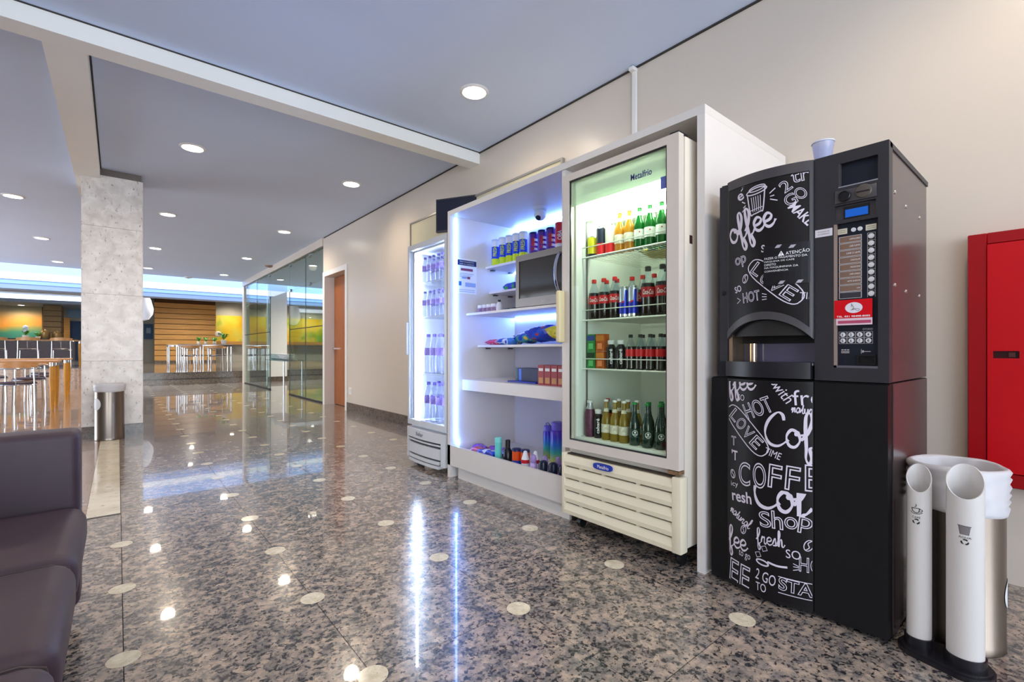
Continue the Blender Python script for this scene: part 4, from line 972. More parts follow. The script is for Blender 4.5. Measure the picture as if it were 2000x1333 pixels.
def ring2(r0, r1, n=20): 
    vs = []; fs_ = []
    for k in range(n):
        a = 2 * PI * k / n; vs += [(r0 * math.cos(a), r0 * math.sin(a), 0), (r1 * math.cos(a), r1 * math.sin(a), 0)]
    for k in range(n): j = (k + 1) % n; fs_.append((2 * k, 2 * k + 1, 2 * j + 1, 2 * j))
    return vs, fs_
wrap('label_emblem', M_PRINTW, bd_, merge2([xf(ring2(0.013, 0.0155), 0, 0.066), xf(ring2(0.0005, 0.006, 5), 0, 0.07), xf(ribbon([(-0.012, 0), (0.012, 0)], 0.003), 0, 0.06)]), lambda p, q, h_: (R3 * math.cos(a3 + p / R3), R3 * math.sin(a3 + p / R3), q), step=0.006)
put(bd_, [(fx2 - 0.005, 1.508, zf), (fx2 - 0.01, 1.425, zf), (fx2, 1.355, zf), (fx2 + 0.07, 1.47, zf), (fx2 + 0.07, 1.39, zf), (fx2 + 0.14, 1.44, zf), (fx2 + 0.14, 1.36, zf)], 'dark green beer bottles on the fridge floor', ['front dark green beer bottle on the fridge floor, %s from the left' % ordinal(k) for k in range(3)] + ['dark green beer bottle behind, on the fridge floor, %s from front left' % ordinal(k) for k in range(4)])
c_e = drink_can(0.125, 0.029, [(0.04, 0.4, M_STAR, 'lower_band'), (0.4, 0.94, mat('can_pale', (218, 222, 206), 0.3), 'upper_band')])
put(c_e, [(fx2 - 0.01, 1.285, zf)], 'cans in the tall fridge', ['pale can with red foot in the right corner of the fridge floor'])

# ------------------------------------------------------------------ slim fridge (left), bright inside
f2 = thing('display_fridge', 'slim silver framed fridge full of water bottles, brightly lit, left of the cabinet', 'fridge', (2.4, 3.7, 0))
HX, HY0, HY1 = 2.09, 3.352, 4.036
M_F2 = mat('fridge_silver', (186, 188, 192), 0.35, metal=0.2); M_F2W = mat('fridge2_liner', (238, 242, 250), 0.4)
b = MB(); b.box(HX + 0.045, 2.68, HY0, HY0 + 0.05, 0.12, 2.0); b.box(HX + 0.045, 2.68, HY1 - 0.05, HY1, 0.12, 2.0)
b.box(2.63, 2.68, HY0 + 0.05, HY1 - 0.05, 0.12, 2.0); b.box(HX + 0.045, 2.68, HY0 + 0.05, HY1 - 0.05, 1.95, 2.0); b.box(HX + 0.045, 2.68, HY0 + 0.05, HY1 - 0.05, 0.12, 0.39)
b.build('body', M_F2W, f2)
d = MB(); g2 = (HY0 + 0.04, HY1 - 0.03, 0.405, 1.965)
d.box(HX, HX + 0.04, HY0, g2[0], 0.357, 2.012); d.box(HX, HX + 0.04, g2[1], HY1, 0.357, 2.012); d.box(HX, HX + 0.04, g2[0], g2[1], 0.357, g2[2]); d.box(HX, HX + 0.04, g2[0], g2[1], g2[3], 2.012)
d2 = d.build('door', M_F2, f2)
box('glass_pane', glass('fridge2_glass', (250, 252, 254), 1.28), d2, HX + 0.012, HX + 0.024, *g2)
box('handle', M_CAMW, d2, HX - 0.02, HX - 0.0005, HY1 - 0.022, HY1 - 0.006, 1.0, 1.3)
M_LED2 = glow('fridge_led', (205, 224, 255), 110.0)
box('led_bar', M_LED2, f2, HX + 0.06, HX + 0.075, HY1 - 0.062, HY1 - 0.0505, 0.42, 1.93)
box('led_bar', M_LED2, f2, HX + 0.06, HX + 0.075, HY0 + 0.0505, HY0 + 0.06, 0.42, 1.93)
F2Z = [1.67, 1.352, 0.83, 0.40]
for z in F2Z[:3]: box('shelf', glass('fridge2_shelf', (236, 242, 250), 1.3, body=0.5, body_rgb=(235, 240, 248)), f2, HX + 0.09, 2.62, HY0 + 0.055, HY1 - 0.07, z - 0.012, z)
gb = MB(); yy0, yy1 = HY0 + 0.02, HY1 + 0.0
prof = []
def f2_front(y): return HX - 0.035 * math.sin(PI * (y - yy0) / (yy1 - yy0)) ** 0.7
n = 16
def strip(name, m, z0, z1, dx, ya, yb, parent=f2):
    poly = [(f2_front(ya + (yb - ya) * k / n) - dx, ya + (yb - ya) * k / n) for k in range(n + 1)] + [(HX + 0.05, yb), (HX + 0.05, ya)]
    return MB().prism(poly, 'Z', z0, z1).build(name, m, parent)
M_F2G = mat('fridge2_base', (208, 210, 214), 0.35)
strip('base_cover', M_F2G, 0.255, 0.335, 0.006, yy0, yy1)
strip('base_cover', M_F2G, 0.035, 0.06, 0.004, yy0 + 0.08, yy1 - 0.06)
for ya, yb in ((yy0, yy0 + 0.05), (yy1 - 0.04, yy1)): strip('base_cover', M_F2G, 0.06, 0.255, 0.004, ya, yb)
strip('vent_recess', mat('vent_dark', (50, 52, 56), 0.7), 0.06, 0.255, -0.02, yy0 + 0.05, yy1 - 0.04)
strip('vent_slat', M_F2G, 0.225, 0.238, 0.002, yy0 + 0.055, yy1 - 0.045); strip('vent_slat', M_F2G, 0.115, 0.205, 0.003, yy0 + 0.06, yy1 - 0.05); strip('vent_slat', M_F2G, 0.07, 0.098, 0.002, yy0 + 0.075, yy1 - 0.06)
wrap('lettering', mat('logo_grey', (70, 80, 104), 0.4), f2, xf(text_mesh('Beliar', 'b'), 3.74, 0.295, -0.13, 0.034), lambda p, q, h: (f2_front(p) - 0.0068, p, q), step=0.02)
box('foot', M_F2G, f2, HX + 0.06, HX + 0.14, HY0 + 0.0, HY0 + 0.06, 0.0, 0.1)
box('foot', M_F2G, f2, HX + 0.06, HX + 0.14, HY1 - 0.07, HY1 - 0.01, 0.0, 0.1)
box('foot', M_F2G, f2, 2.58, 2.66, HY0 + 0.02, HY0 + 0.08, 0.0, 0.1)
box('foot', M_F2G, f2, 2.58, 2.66, HY1 - 0.08, HY1 - 0.02, 0.0, 0.1)
M_WATER = glass('water_pet', (247, 249, 253), 1.33, body=0.06, body_rgb=(226, 230, 246)); M_PURP = mat('label_purple', (146, 128, 208), 0.45, vary=0.3, vscale=60); M_PCAP = mat('cap_purple', (104, 92, 180), 0.4)
def water(h, rad):
    s = h / 0.24
    t = thing('water_bottle', '', 'bottle', (0, 0, 0))
    MB().lathe([(rad * 0.85, 0), (rad, 0.008 * s), (rad, 0.16 * s), (rad * 0.85, 0.18 * s), (rad * 0.45, 0.215 * s), (rad * 0.4, 0.224 * s)], (0, 0, 0), 16).build('body', M_WATER, t, smooth=True)
    MB().lathe([(rad * 1.02, 0.11 * s), (rad * 1.02, 0.155 * s)], (0, 0, 0), 16, caps=False).build('label_band', M_PURP, t, smooth=True)
    MB().lathe([(rad * 0.45, 0.222 * s), (rad * 0.45, 0.236 * s), (rad * 0.38, 0.24 * s)], (0, 0, 0), 12).build('cap', M_PCAP, t, smooth=True)
    return t
w1 = water(0.235, 0.031); w2 = water(0.36, 0.042)
shelfname = ['top', 'second', 'third', 'lowest']
sp = []; lb = []
for row in range(2):
    for dx_, rn in ((2.2, 'front'), (2.29, 'second')):
        for k in range(6):
            sp.append((dx_, 3.905 - 0.078 * k - 0.01 * (k % 2), F2Z[row])); lb.append('small water bottle, %s row, %s shelf of the slim fridge, %s from left' % (rn, shelfname[row], ordinal(k)))
put(w1, sp, 'small water bottles in the slim fridge', lb)
sp = []; lb = []
for row in (2, 3):
    for dx_, rn in ((2.21, 'front'), (2.32, 'second')):
        for k in range(4):
            sp.append((dx_, 3.86 - 0.105 * k, F2Z[row] if row == 2 else 0.39)); lb.append('large water bottle, %s row, %s shelf of the slim fridge, %s from left' % (rn, shelfname[row], ordinal(k)))
put(w2, sp, 'large water bottles in the slim fridge', lb)
# ------------------------------------------------------------------ coffee machine
M_MC = mat('machine_graphite', (50, 49, 53), 0.42, spec=0.25, vary=0.04, vscale=20)
M_MCF = mat('machine_frame_grey', (68, 65, 68), 0.36, vary=0.03, vscale=20)
M_MSIDE = mat('machine_side_lacquer', (78, 66, 66), 0.24, spec=0.6, metal=0.15)
M_MBASE = mat('machine_base_black', (22, 21, 23), 0.42, spec=0.25, vary=0.1, vscale=30)
M_CHALK = mat('chalk_white', (214, 206, 220), 0.7); M_BOARD = mat('chalkboard_print', (22, 19, 21), 0.4, spec=0.22, vary=0.08, vscale=10)
MT, MSPL = 1.785, 0.92
YR, YD, YLB, YL = 0.43, 0.664, 1.005, 1.04       # right edge, door joint, end of the bow, left edge
FR = 2.088
def fx_(y, amp=0.044):
    if y <= YD or y >= YLB: return FR
    return FR - amp * math.sin(PI * (y - YD) / (YLB - YD)) ** 0.8
cm_ = thing('coffee_machine', 'tall black hot drinks machine printed with white chalk coffee lettering', 'coffee machine', (2.42, 0.74, 0))
MXB = 2.745
def wall_with_holes(mb, y0, y1, z0, z1, holes, x0, x1):
    zs_ = sorted({z0, z1, *[h[2] for h in holes], *[h[3] for h in holes]}); ys_ = sorted({y0, y1, *[h[0] for h in holes], *[h[1] for h in holes]})
    for i in range(len(zs_) - 1):
        for j in range(len(ys_) - 1):
            cy_, cz_ = (ys_[j] + ys_[j + 1]) / 2, (zs_[i] + zs_[i + 1]) / 2
            if any(h[0] < cy_ < h[1] and h[2] < cz_ < h[3] for h in holes): continue
            mb.box(x0, x1, ys_[j], ys_[j + 1], zs_[i], zs_[i + 1])
bdy = MB(); bdy.box(FR + 0.128, MXB, YR + 0.004, YL - 0.004, MSPL + 0.004, MT - 0.02)
wall_with_holes(bdy, YR + 0.004, YL - 0.004, MSPL + 0.004, MT - 0.02, [(YD, YLB, 0.978, 1.24)], FR + 0.04, FR + 0.128)
bdy.build('cabinet_body', M_MSIDE, cm_)
tp = MB(); tp.prism([(FR + 0.02, YR), (MXB + 0.012, YR), (MXB + 0.012, YL), (FR + 0.02, YL)], 'Z', MT - 0.0198, MT); tp.build('top_plate', M_MC, cm_)
box('side_seam', mat('seam_light', (176, 160, 146), 0.4, metal=0.5), cm_, FR + 0.0405, FR + 0.0445, YR + 0.0015, YR + 0.0039, MSPL + 0.01, MT - 0.022)
for x, z in ((2.19, 1.62), (2.36, 1.60), (2.6, 1.6), (2.19, 1.28), (2.36, 1.27), (2.6, 1.27)):
    MB().lathe([(0.0, -0.004), (0.006, -0.003), (0.007, 0)], (x, YR + 0.0039, z), 10, caps=False, axis='Y').build('rivet', mat('rivet', (190, 180, 172), 0.3, metal=0.8), cm_, smooth=True)
# control column, built round its recesses
M_RECESS = mat('recess_navy', (30, 33, 44), 0.3, spec=0.25, vary=0.05)
def zy(u, v, X=FR): p = on_x(u, v, X); return p[1], p[2]
ya, za = zy(1641, 352); yb, zb = zy(1722, 283)
sc_y = (0.462, 0.583); sc_z = (1.652, 1.742)         # blank screen recess
pn_y = (0.462, 0.598); pn_z = (0.975, 1.517)         # selection panel recess
cc = MB()
dp_y = (0.468, 0.595); dp_z = (1.53, 1.585)
wall_with_holes(cc, YR, YD - 0.002, MSPL + 0.004, MT, [(*sc_y, *sc_z), (*pn_y, *pn_z), (*dp_y, *dp_z)], FR, FR + 0.05)
col = cc.build('control_column', M_MC, cm_)
box('screen', M_RECESS, col, FR + 0.018, FR + 0.022, *sc_y, *sc_z)
box('bevel_strip', M_MCF, col, FR + 0.001, FR + 0.0179, sc_y[1] - 0.006, sc_y[1], *sc_z)
box('screen_sill', mat('sill_light', (150, 148, 158), 0.3), col, FR + 0.0005, FR + 0.0179, sc_y[0], sc_y[1], sc_z[0], sc_z[0] + 0.004)
MB().rbox(FR - 0.004, FR + 0.001, 0.464, 0.594, 1.592, 1.642, 0.0035, 2).build('coin_plate', M_MCF, col, smooth=True)
MB().lathe([(0.021, 0.0), (0.02, -0.006), (0.017, -0.008), (0.016, -0.004), (0.0, -0.004)], (FR - 0.004, 0.562, 1.616), 20, caps=False, axis='X').build('push_knob', M_BLACK, col, smooth=True)
MB().lathe([(0.026, 0.0), (0.023, -0.004), (0.012, -0.006), (0.0, -0.006)], (FR - 0.004, 0.504, 1.621), 20, caps=False, axis='X').build('coin_slot', mat('slot_bronze', (84, 76, 70), 0.35), col, smooth=True)
box('slot_opening', M_BLACK, col, FR - 0.0115, FR - 0.0098, 0.484, 0.524, 1.617, 1.621)
box('display_recess', M_MCF, col, FR + 0.012, FR + 0.02, *dp_y, *dp_z)
box('display_frame', M_BLACK, col, FR + 0.006, FR + 0.0119, 0.488, 0.568, 1.532, 1.578)
box('display', mat('lcd_blue', (24, 84, 176), 0.2, emit=(30, 110, 220), power=0.2), col, FR + 0.0045, FR + 0.0059, 0.492, 0.562, 1.537, 1.566)
panel = box('selection_panel', M_RECESS, cm_, FR + 0.014, FR + 0.02, *pn_y, *pn_z)
box('bevel_strip', mat('bevel_warm', (148, 128, 118), 0.35), col, FR + 0.001, FR + 0.0139, pn_y[1] - 0.009, pn_y[1], *pn_z)
box('panel_sill', mat('sill_dark', (96, 92, 100), 0.35), col, FR + 0.001, FR + 0.0139, pn_y[0], pn_y[1], pn_z[0], pn_z[0] + 0.008)
PX = FR + 0.0139
M_BROWN = mat('strip_brown', (124, 98, 84), 0.5); M_KEY = mat('key_white', (214, 214, 218), 0.35); M_LINE = mat('panel_line', (190, 186, 186), 0.5); M_TAGC = mat('tag_cream', (206, 200, 178), 0.5)
ytop, y_l, y_r = 1.472, 0.582, 0.515
for k in range(9):
    zc = 1.456 - 0.0262 * k
    if k < 8: 
        st_ = box('menu_strip', M_BROWN, panel, PX - 0.0012, PX - 0.0002, y_r, y_l, zc - 0.0105, zc + 0.0105)
    else: st_ = box('menu_strip', mat('strip_dark', (52, 50, 58), 0.5), panel, PX - 0.0012, PX - 0.0002, y_r, y_l, zc - 0.0105, zc + 0.0105)
    fr_ = MB()
    for q in ((y_r - 0.002, y_l + 0.002, zc + 0.0105, zc + 0.0122), (y_r - 0.002, y_l + 0.002, zc - 0.0122, zc - 0.0105), (y_r - 0.002, y_r, zc - 0.0105, zc + 0.0105), (y_l, y_l + 0.002, zc - 0.0105, zc + 0.0105)): fr_.box(PX - 0.0016, PX - 0.0002, *q)
    fr_.build('strip_border', M_LINE, panel)
    MB().lathe([(0.0098, 0.0), (0.0094, -0.004), (0.006, -0.0055), (0.0, -0.006)], (PX - 0.0001, 0.484, zc), 14, caps=False, axis='X').build('selection_button', M_KEY, panel, smooth=True)
    kb = MB()
    for q in ((0.472, 0.496, zc + 0.0118, zc + 0.013), (0.472, 0.4732, zc - 0.0118, zc + 0.0118), (0.4948, 0.496, zc - 0.0118, zc + 0.0118)): kb.box(PX - 0.001, PX - 0.0002, *q)
    kb.build('button_border', M_LINE, panel)
psf = lambda p, q, h: (PX - 0.0018, 0.53 - p, q)
drinks = ['CAPPUCCINO', 'CAFE CURTO', 'CAFE C/ LEITE', 'CHOCOLATE', 'MOCACCINO', 'CAFE LONGO', 'LEITE QUENTE', 'CHÁ']
for k, tx in enumerate(drinks): wrap('lettering', M_PRINTW, panel, xf(text_mesh(tx, 'f'), 0.012 - 0.0016 * len(tx), 1.456 - 0.0262 * k, 0.0033 * len(tx), 0.006), psf)
for y_, w__ in ((0.574, 0.02), (0.486, 0.021)): box('tag', M_TAGC, panel, PX - 0.001, PX - 0.0002, y_ - w__ + 0.004, y_ + w__ - 0.006, 1.478, 1.499)
for y_, tx in ((0.538, '-'), (0.518, '+')):
    MB().lathe([(0.008, 0.0), (0.0078, -0.003), (0.0, -0.004)], (PX - 0.0001, y_, 1.489), 14, caps=False, axis='X').build('sugar_button', M_KEY, panel, smooth=True)
for y_ in (0.574, 0.486):
    for dz in (-0.004, 0.003): box('text_line', M_GASKET, panel, PX - 0.0016, PX - 0.0011, y_ - 0.012, y_ + 0.01, 1.488 + dz, 1.4895 + dz)
# red sticker
stx = PX - 0.0025
ry0, ry1, rz0, rz1 = 0.473, 0.592, 1.158, 1.222
stk = box('red_sticker', mat('sticker_red', (206, 10, 24), 0.45, spec=0.2), cm_, FR - 0.0008, FR - 0.0001, 0.478, 0.596, 1.160, 1.228, label='red sticker with a white oval')
SS = FR - 0.0012
ov = [(0.027 * math.cos(2 * PI * k / 24), 0.02 * math.sin(2 * PI * k / 24), 0) for k in range(24)]
ssf = lambda p, q, h: (SS, 0.534 - p, 1.198 + q)
wrap('white_oval', mat('sticker_white', (222, 220, 228), 0.5), stk, (ov, [tuple(range(24))]), ssf)
ssf2 = lambda p, q, h: (SS - 0.0005, 0.534 - p, 1.198 + q)
wrap('drawn_mark', mat('mark_grey', (84, 76, 92), 0.5), stk, merge2([ribbon(spline([(-0.008, 0.015), (-0.004, 0.008), (0.0, 0.0), (-0.004, -0.008), (0.006, -0.004), (0.018, -0.006)]), 0.0014), ribbon(spline([(-0.01, -0.01), (0.0, -0.004), (0.012, -0.012), (0.019, -0.008)]), 0.0012), ribbon([(-0.008, 0.004), (-0.005, 0.012)], 0.0014)]), ssf2)
wrap('lettering', M_PRINTW, stk, xf(text_mesh('TEL. 031 98408-8082', 'b'), -0.002, -0.0315, 0.104, 0.0062), lambda p, q, h: (SS, 0.534 - p, 1.198 + q))
box('pale_sticker', mat('sticker_pale', (222, 196, 206), 0.5), col, FR - 0.0005, FR - 0.0001, 0.478, 0.590, 1.134, 1.1595)
box('sticker_band', mat('sticker_pink', (176, 74, 106), 0.5), col, FR - 0.001, FR - 0.0006, 0.482, 0.584, 1.140, 1.151)
wrap('lettering', M_LINE, panel, xf(text_mesh('OTOKIO', 'f'), 0.035, 1.118, 0.03, 0.0062), psf)
for r_ in range(2):
    for k in range(4):
        y_ = 0.572 - 0.0265 * k; zc = 1.0985 - 0.0225 * r_
        MB().lathe([(0.0088, 0.0), (0.0085, -0.003), (0.006, -0.004), (0.0, -0.0042)], (PX - 0.0001, y_, zc), 16, caps=False, axis='X').build('number_key', M_KEY, panel, smooth=True)
        wrap('lettering', M_BLACK, panel, xf(text_mesh(str(r_ * 4 + k + 1), 'b'), 0.53 - y_, zc, 0.0022 if (r_ * 4 + k) == 0 else 0.0055, 0.009), lambda p, q, h: (PX - 0.0048, 0.53 - p, q))
        kb = MB()
        for q in ((y_ - 0.0125, y_ + 0.0125, zc + 0.0103, zc + 0.0112), (y_ - 0.0125, y_ + 0.0125, zc - 0.0112, zc - 0.0103), (y_ - 0.0125, y_ - 0.0116, zc - 0.0103, zc + 0.0103), (y_ + 0.0116, y_ + 0.0125, zc - 0.0103, zc + 0.0103)): kb.box(PX - 0.001, PX - 0.0002, *q)
        kb.build('key_border', M_LINE, panel)
wrap('printed_icon', M_LINE, panel, merge2([xf(([(-0.5, -0.5, 0), (0.5, -0.5, 0), (0.5, 0.5, 0), (-0.5, 0.5, 0)], [(0, 1, 2, 3)]), -0.043 + 0.009 * k, 1.042, 0.007, 0.003) for k in range(3)] + [xf(([(-0.5, -0.5, 0), (0.5, -0.5, 0), (0.5, 0.5, 0), (-0.5, 0.5, 0)], [(0, 1, 2, 3)]), -0.034, 1.036 - 0.005 * k, 0.026, 0.0022) for k in range(2)]), psf)
wrap('printed_icon', M_LINE, panel, merge2([xf(([(-0.5, -0.5, 0), (0.5, -0.5, 0), (0.5, 0.5, 0), (-0.5, 0.5, 0)], [(0, 1, 2, 3)]), x_, 1.036, w_i, h_i) for x_, w_i, h_i in ((0.016, 0.0015, 0.016), (0.021, 0.005, 0.008), (0.034, 0.02, 0.0018))]), psf)
rc = MB(); rc.box(PX - 0.008, PX - 0.0002, 0.47, 0.474, 0.988, 1.024); rc.box(PX - 0.008, PX - 0.0002, 0.522, 0.526, 0.988, 1.024); rc.box(PX - 0.008, PX - 0.0002, 0.474, 0.522, 0.988, 0.993); rc.box(PX - 0.008, PX - 0.0002, 0.474, 0.522, 1.019, 1.024)
rc.build('coin_return', M_BLACK, panel)
box('coin_return_flap', mat('flap_black', (8, 8, 9), 0.4), panel, PX - 0.003, PX - 0.0002, 0.474, 0.522, 0.993, 1.019)
lab = box('white_label', mat('label_white', (216, 212, 220), 0.5), cm_, FR - 0.0008, FR - 0.0001, 0.602, 0.66, 1.478, 1.507)
for k, tx in enumerate(('MAQUINA DE', 'AUTOSERVICO')): wrap('lettering', M_GASKET, lab, xf(text_mesh(tx, 'f'), 0, 1.497 - 0.009 * k, 0.04, 0.0055), lambda p, q, h: (FR - 0.0012, 0.631 - p, q))

# bowed door: outer skin with the arched dispensing niche left open
ARC_C = (YD + YLB) / 2 + 0.002
def arch(y, top):      # lower edge of the printed board / upper edge of the niche
    t = (y - ARC_C) / ((YLB - YD) / 2)
    return top - 0.062 * t * t - 0.02 * t ** 4
NI_Z0, NI_Z1 = 1.0, 1.118
def bow(name, m, ya, yb, zlo, zhi, dx, thick, parent, n=28):
    """curved vertical slab following the bow between ya and yb; zlo/zhi may be functions of y"""
    f_ = lambda z, y: z(y) if callable(z) else z
    mb = MB(); vs = []; fs_ = []
    for k in range(n + 1):
        y = ya + (yb - ya) * k / n; x = fx_(y) - dx
        vs += [(x, y, f_(zlo, y)), (x, y, f_(zhi, y)), (x + thick, y, f_(zhi, y)), (x + thick, y, f_(zlo, y))]
    for k in range(n):
        a = 4 * k; b_ = a + 4
        for q in range(4): fs_.append((a + q, a + (q + 1) % 4, b_ + (q + 1) % 4, b_ + q))
    fs_ += [(0, 1, 2, 3), (4 * n + 3, 4 * n + 2, 4 * n + 1, 4 * n)]
    return mb.add(vs, fs_).build(name, m, parent, smooth=True)
PB0, PB1 = YD + 0.012, YLB - 0.01        # printed board extent
BT = MT - 0.042
drop = lambda y: MT - 0.0       # flat top
mdoor = bow('door_skin', M_MC, YD, YLB, lambda y: arch(y, 1.168), MT, 0.0, 0.03, cm_)
board = bow('printed_board', M_BOARD, PB0, PB1, lambda y: arch(y, 1.2), BT, 0.0012, 0.001, cm_)
bow('door_rim', M_MCF, PB0 - 0.010, PB0, lambda y: arch(y, 1.17), BT, 0.005, 0.005, mdoor, 4)
bow('door_rim', M_MCF, PB0 - 0.010, PB1, BT, MT - 0.002, 0.005, 0.005, mdoor)
bow('door_rim', M_MCF, PB0 - 0.010, YLB - 0.002, lambda y: arch(y, 1.168), lambda y: arch(y, 1.2), 0.005, 0.005, mdoor)
box('door_edge', M_MC, cm_, FR, FR + 0.05, YLB, YL, MSPL + 0.004, MT - 0.012)
MB().lathe([(0.011, 0.0), (0.011, -0.003), (0.007, -0.004), (0.0, -0.003)], (FR, YL - 0.018, 1.297), 16, caps=False, axis='X').build('lock', M_BLACK, cm_, smooth=True)
# niche
nb = MB(); nb.box(FR + 0.0305, FR + 0.12, YD, YLB, 1.118, 1.24)
nb.build('niche_top', mat('niche_dark', (34, 31, 30), 0.5), cm_)
box('niche_back', mat('niche_panel', (104, 100, 128), 0.12, spec=0.8), cm_, FR + 0.12, FR + 0.125, YD + 0.004, YLB - 0.004, 0.99, 1.1175)
box('niche_band', M_BLACK, cm_, FR + 0.1, FR + 0.1195, YD + 0.004, YLB - 0.004, 1.07, 1.1175)
box('niche_side', mat('niche_chrome', (196, 176, 150), 0.18, metal=0.9), cm_, FR + 0.005, FR + 0.1195, YLB - 0.02, YLB - 0.0045, 0.99, 1.1175)
MB().lathe([(0.0, 0.99), (0.016, 0.99), (0.016, 1.07), (0, 1.07)], (FR + 0.085, YLB - 0.075, 0), 14, caps=False).build('dispensing_post', mat('niche_chrome', (196, 176, 150), 0.18, metal=0.9), cm_, smooth=True)
bow('niche_canopy', mat('niche_dark', (34, 31, 30), 0.5), YD + 0.003, YLB - 0.003, 1.1, lambda y: arch(y, 1.165), -0.022, 0.006, cm_)
box('niche_floor', mat('niche_floor_grey', (150, 148, 160), 0.3), cm_, FR + 0.0, FR + 0.119, YD + 0.004, YLB - 0.0205, 0.98, 0.9895)
bow('tray_lip', mat('tray_black', (30, 30, 36), 0.3), YD + 0.006, YLB, MSPL + 0.008, 0.992, 0.016, 0.05, cm_)
box('tray_end', mat('tray_black', (30, 30, 36), 0.3), cm_, FR - 0.004, FR + 0.049, YLB + 0.0005, YL + 0.006, MSPL + 0.008, 0.992)
# base cabinet
YLBASE = 1.078
bs = MB(); bs.box(FR + 0.012, MXB - 0.02, YR + 0.002, YLBASE, 0.012, MSPL)
base = bs.build('base_cabinet', M_MBASE, cm_)
box('base_side', M_MSIDE, cm_, FR + 0.055, MXB - 0.021, YR - 0.0015, YR + 0.0015, 0.014, MSPL - 0.002)
box('base_door', M_MBASE, cm_, FR - 0.006, FR + 0.0115, YR + 0.002, YD - 0.003, 0.016, MSPL - 0.004)
base_skin = bow('base_bow', M_MBASE, YD, YLB, 0.016, MSPL - 0.004, 0.0, 0.04, cm_)
box('base_post', mat('base_post_black', (16, 16, 19), 0.3), cm_, FR, FR + 0.0115, YLB + 0.0002, YLBASE, 0.016, MSPL - 0.004)
board2 = bow('printed_board', M_BOARD, YD + 0.001, YLB - 0.008, 0.03, MSPL - 0.012, 0.0012, 0.001, cm_)
for x in (2.15, 2.68):
    for y in (YR + 0.05, YLBASE - 0.05): MB().lathe([(0.02, 0.0), (0.02, 0.0119)], (x, y, 0), 12).build('levelling_foot', M_BLACK, cm_)

# chalk lettering: positions on the bowed boards
def msurf(p, q, h): y = -p; return (fx_(y) - 0.0032 - max(0.0, min(h, 0.002)), y, q)
CL1 = (-PB1 + 0.002, -PB0 - 0.002, 1.13, BT - 0.004); CL2 = (-(YLB - 0.012), -(YD + 0.004), 0.034, MSPL - 0.016)
def at(u, v): p = on_x(u, v, 2.052); return -p[1], p[2]
PXM = 0.00203
def chalk(parent, clip, txt, u, v, w, h, rot=0, style='f'):
    p, q = at(u, v)
    wrap('lettering', M_CHALK, parent, xf(text_mesh(txt, style), p, q, w * PXM, h * PXM, rot), msurf, clip, 0.02)
def stroke(parent, clip, strokes, u, v, sx_, sy_, rot=0, wd=0.004, name='drawn_mark', n=8, closed=False):
    p, q = at(u, v); items = []
    for s_ in strokes:
        pts = [(a * sx_ * PXM, b * sy_ * PXM) for a, b in s_]
        if n > 1 and len(pts) > 2: pts = spline(pts, n, closed)
        items.append(ribbon(pts, wd, closed))
    wrap(name, M_CHALK, parent, xf(merge2(items), p, q, 1, 1, rot), msurf, clip, 0.02)
GL = {'e': ([(0, .45), (.45, .5), (.62, .78), (.38, 1.0), (.1, .72), (.07, .28), (.3, 0), (.6, .1), (.82, .38)], .72),
      'f': ([(-.05, .4), (.28, .85), (.5, 1.55), (.42, 2.0), (.24, 1.85), (.18, 1.1), (.18, 0), (.14, -.65), (.28, -.95), (.42, -.65), (.34, -.1), (.5, .05), (.72, .35)], .62),
      'o': ([(.6, .88), (.3, 1.0), (.05, .6), (.15, .1), (.45, 0), (.7, .4), (.6, .88), (.52, .7), (.9, .72)], .8),
      'C': ([(1.15, 1.55), (1.08, 1.9), (.8, 2.0), (.32, 1.5), (.1, .8), (.3, .15), (.8, 0), (1.35, .4)], 1.2),
      'r': ([(0, .3), (.2, .95), (.25, .8), (.45, .9), (.4, .2), (.55, 0), (.75, .35)], .7), 's': ([(0, .2), (.35, 1.0), (.4, .5), (.35, .05), (.05, .02), (.5, .1), (.7, .4)], .6),
      'h': ([(-.05, .3), (.3, 1.3), (.35, 2.0), (.2, 1.9), (.12, 0), (.3, .8), (.5, .95), (.52, .1), (.7, .05), (.85, .35)], .78),
      'n': ([(0, .4), (.15, .95), (.14, 0), (.35, .85), (.52, .9), (.55, .1), (.8, .35)], .72), 'a': ([(.55, .85), (.3, 1.0), (.06, .5), (.25, 0), (.5, .4), (.58, .95), (.58, .1), (.8, .35)], .74),
      't': ([(0, .35), (.3, 1.0), (.34, 1.6), (.28, .2), (.45, 0), (.65, .35)], .55), 'u': ([(.05, .95), (.08, .2), (.3, 0), (.5, .4), (.53, .95), (.55, .1), (.8, .35)], .72), 'l': ([(0, .35), (.35, 1.3), (.35, 2.0), (.2, 1.8), (.18, .3), (.35, 0), (.6, .35)], .5)}
def script(parent, clip, word, u, v, size, rot=0, wd=0.006):
    """cursive word: one pen stroke per letter; (u,v) is the start of the base line, size the x-height"""
    p, q = at(u, v); items = []; x = 0
    for ch in word:
        pts, adv = GL[ch]
        sp_ = spline([((a + x) * size * PXM, b * size * PXM) for a, b in pts], 6)
        n_ = len(sp_); wl_ = [wd * (0.55 + 0.65 * abs(math.sin(3.1 * PI * i / n_ + 0.6))) for i in range(n_)]
        items.append(ribbon(sp_, wl_)); x += adv
    wrap('lettering', M_CHALK, parent, xf(merge2(items), p, q, 1, 1, rot), msurf, clip, 0.02)
def oval(a, b, n=24): return [(a * math.cos(2 * PI * k / n), b * math.sin(2 * PI * k / n)) for k in range(n)]
def heartbox(w, h, n=28): return [(w * math.copysign(abs(math.cos(2 * PI * k / n)) ** 0.55, math.cos(2 * PI * k / n)), h * math.copysign(abs(math.sin(2 * PI * k / n)) ** 0.7, math.sin(2 * PI * k / n))) for k in range(n)]
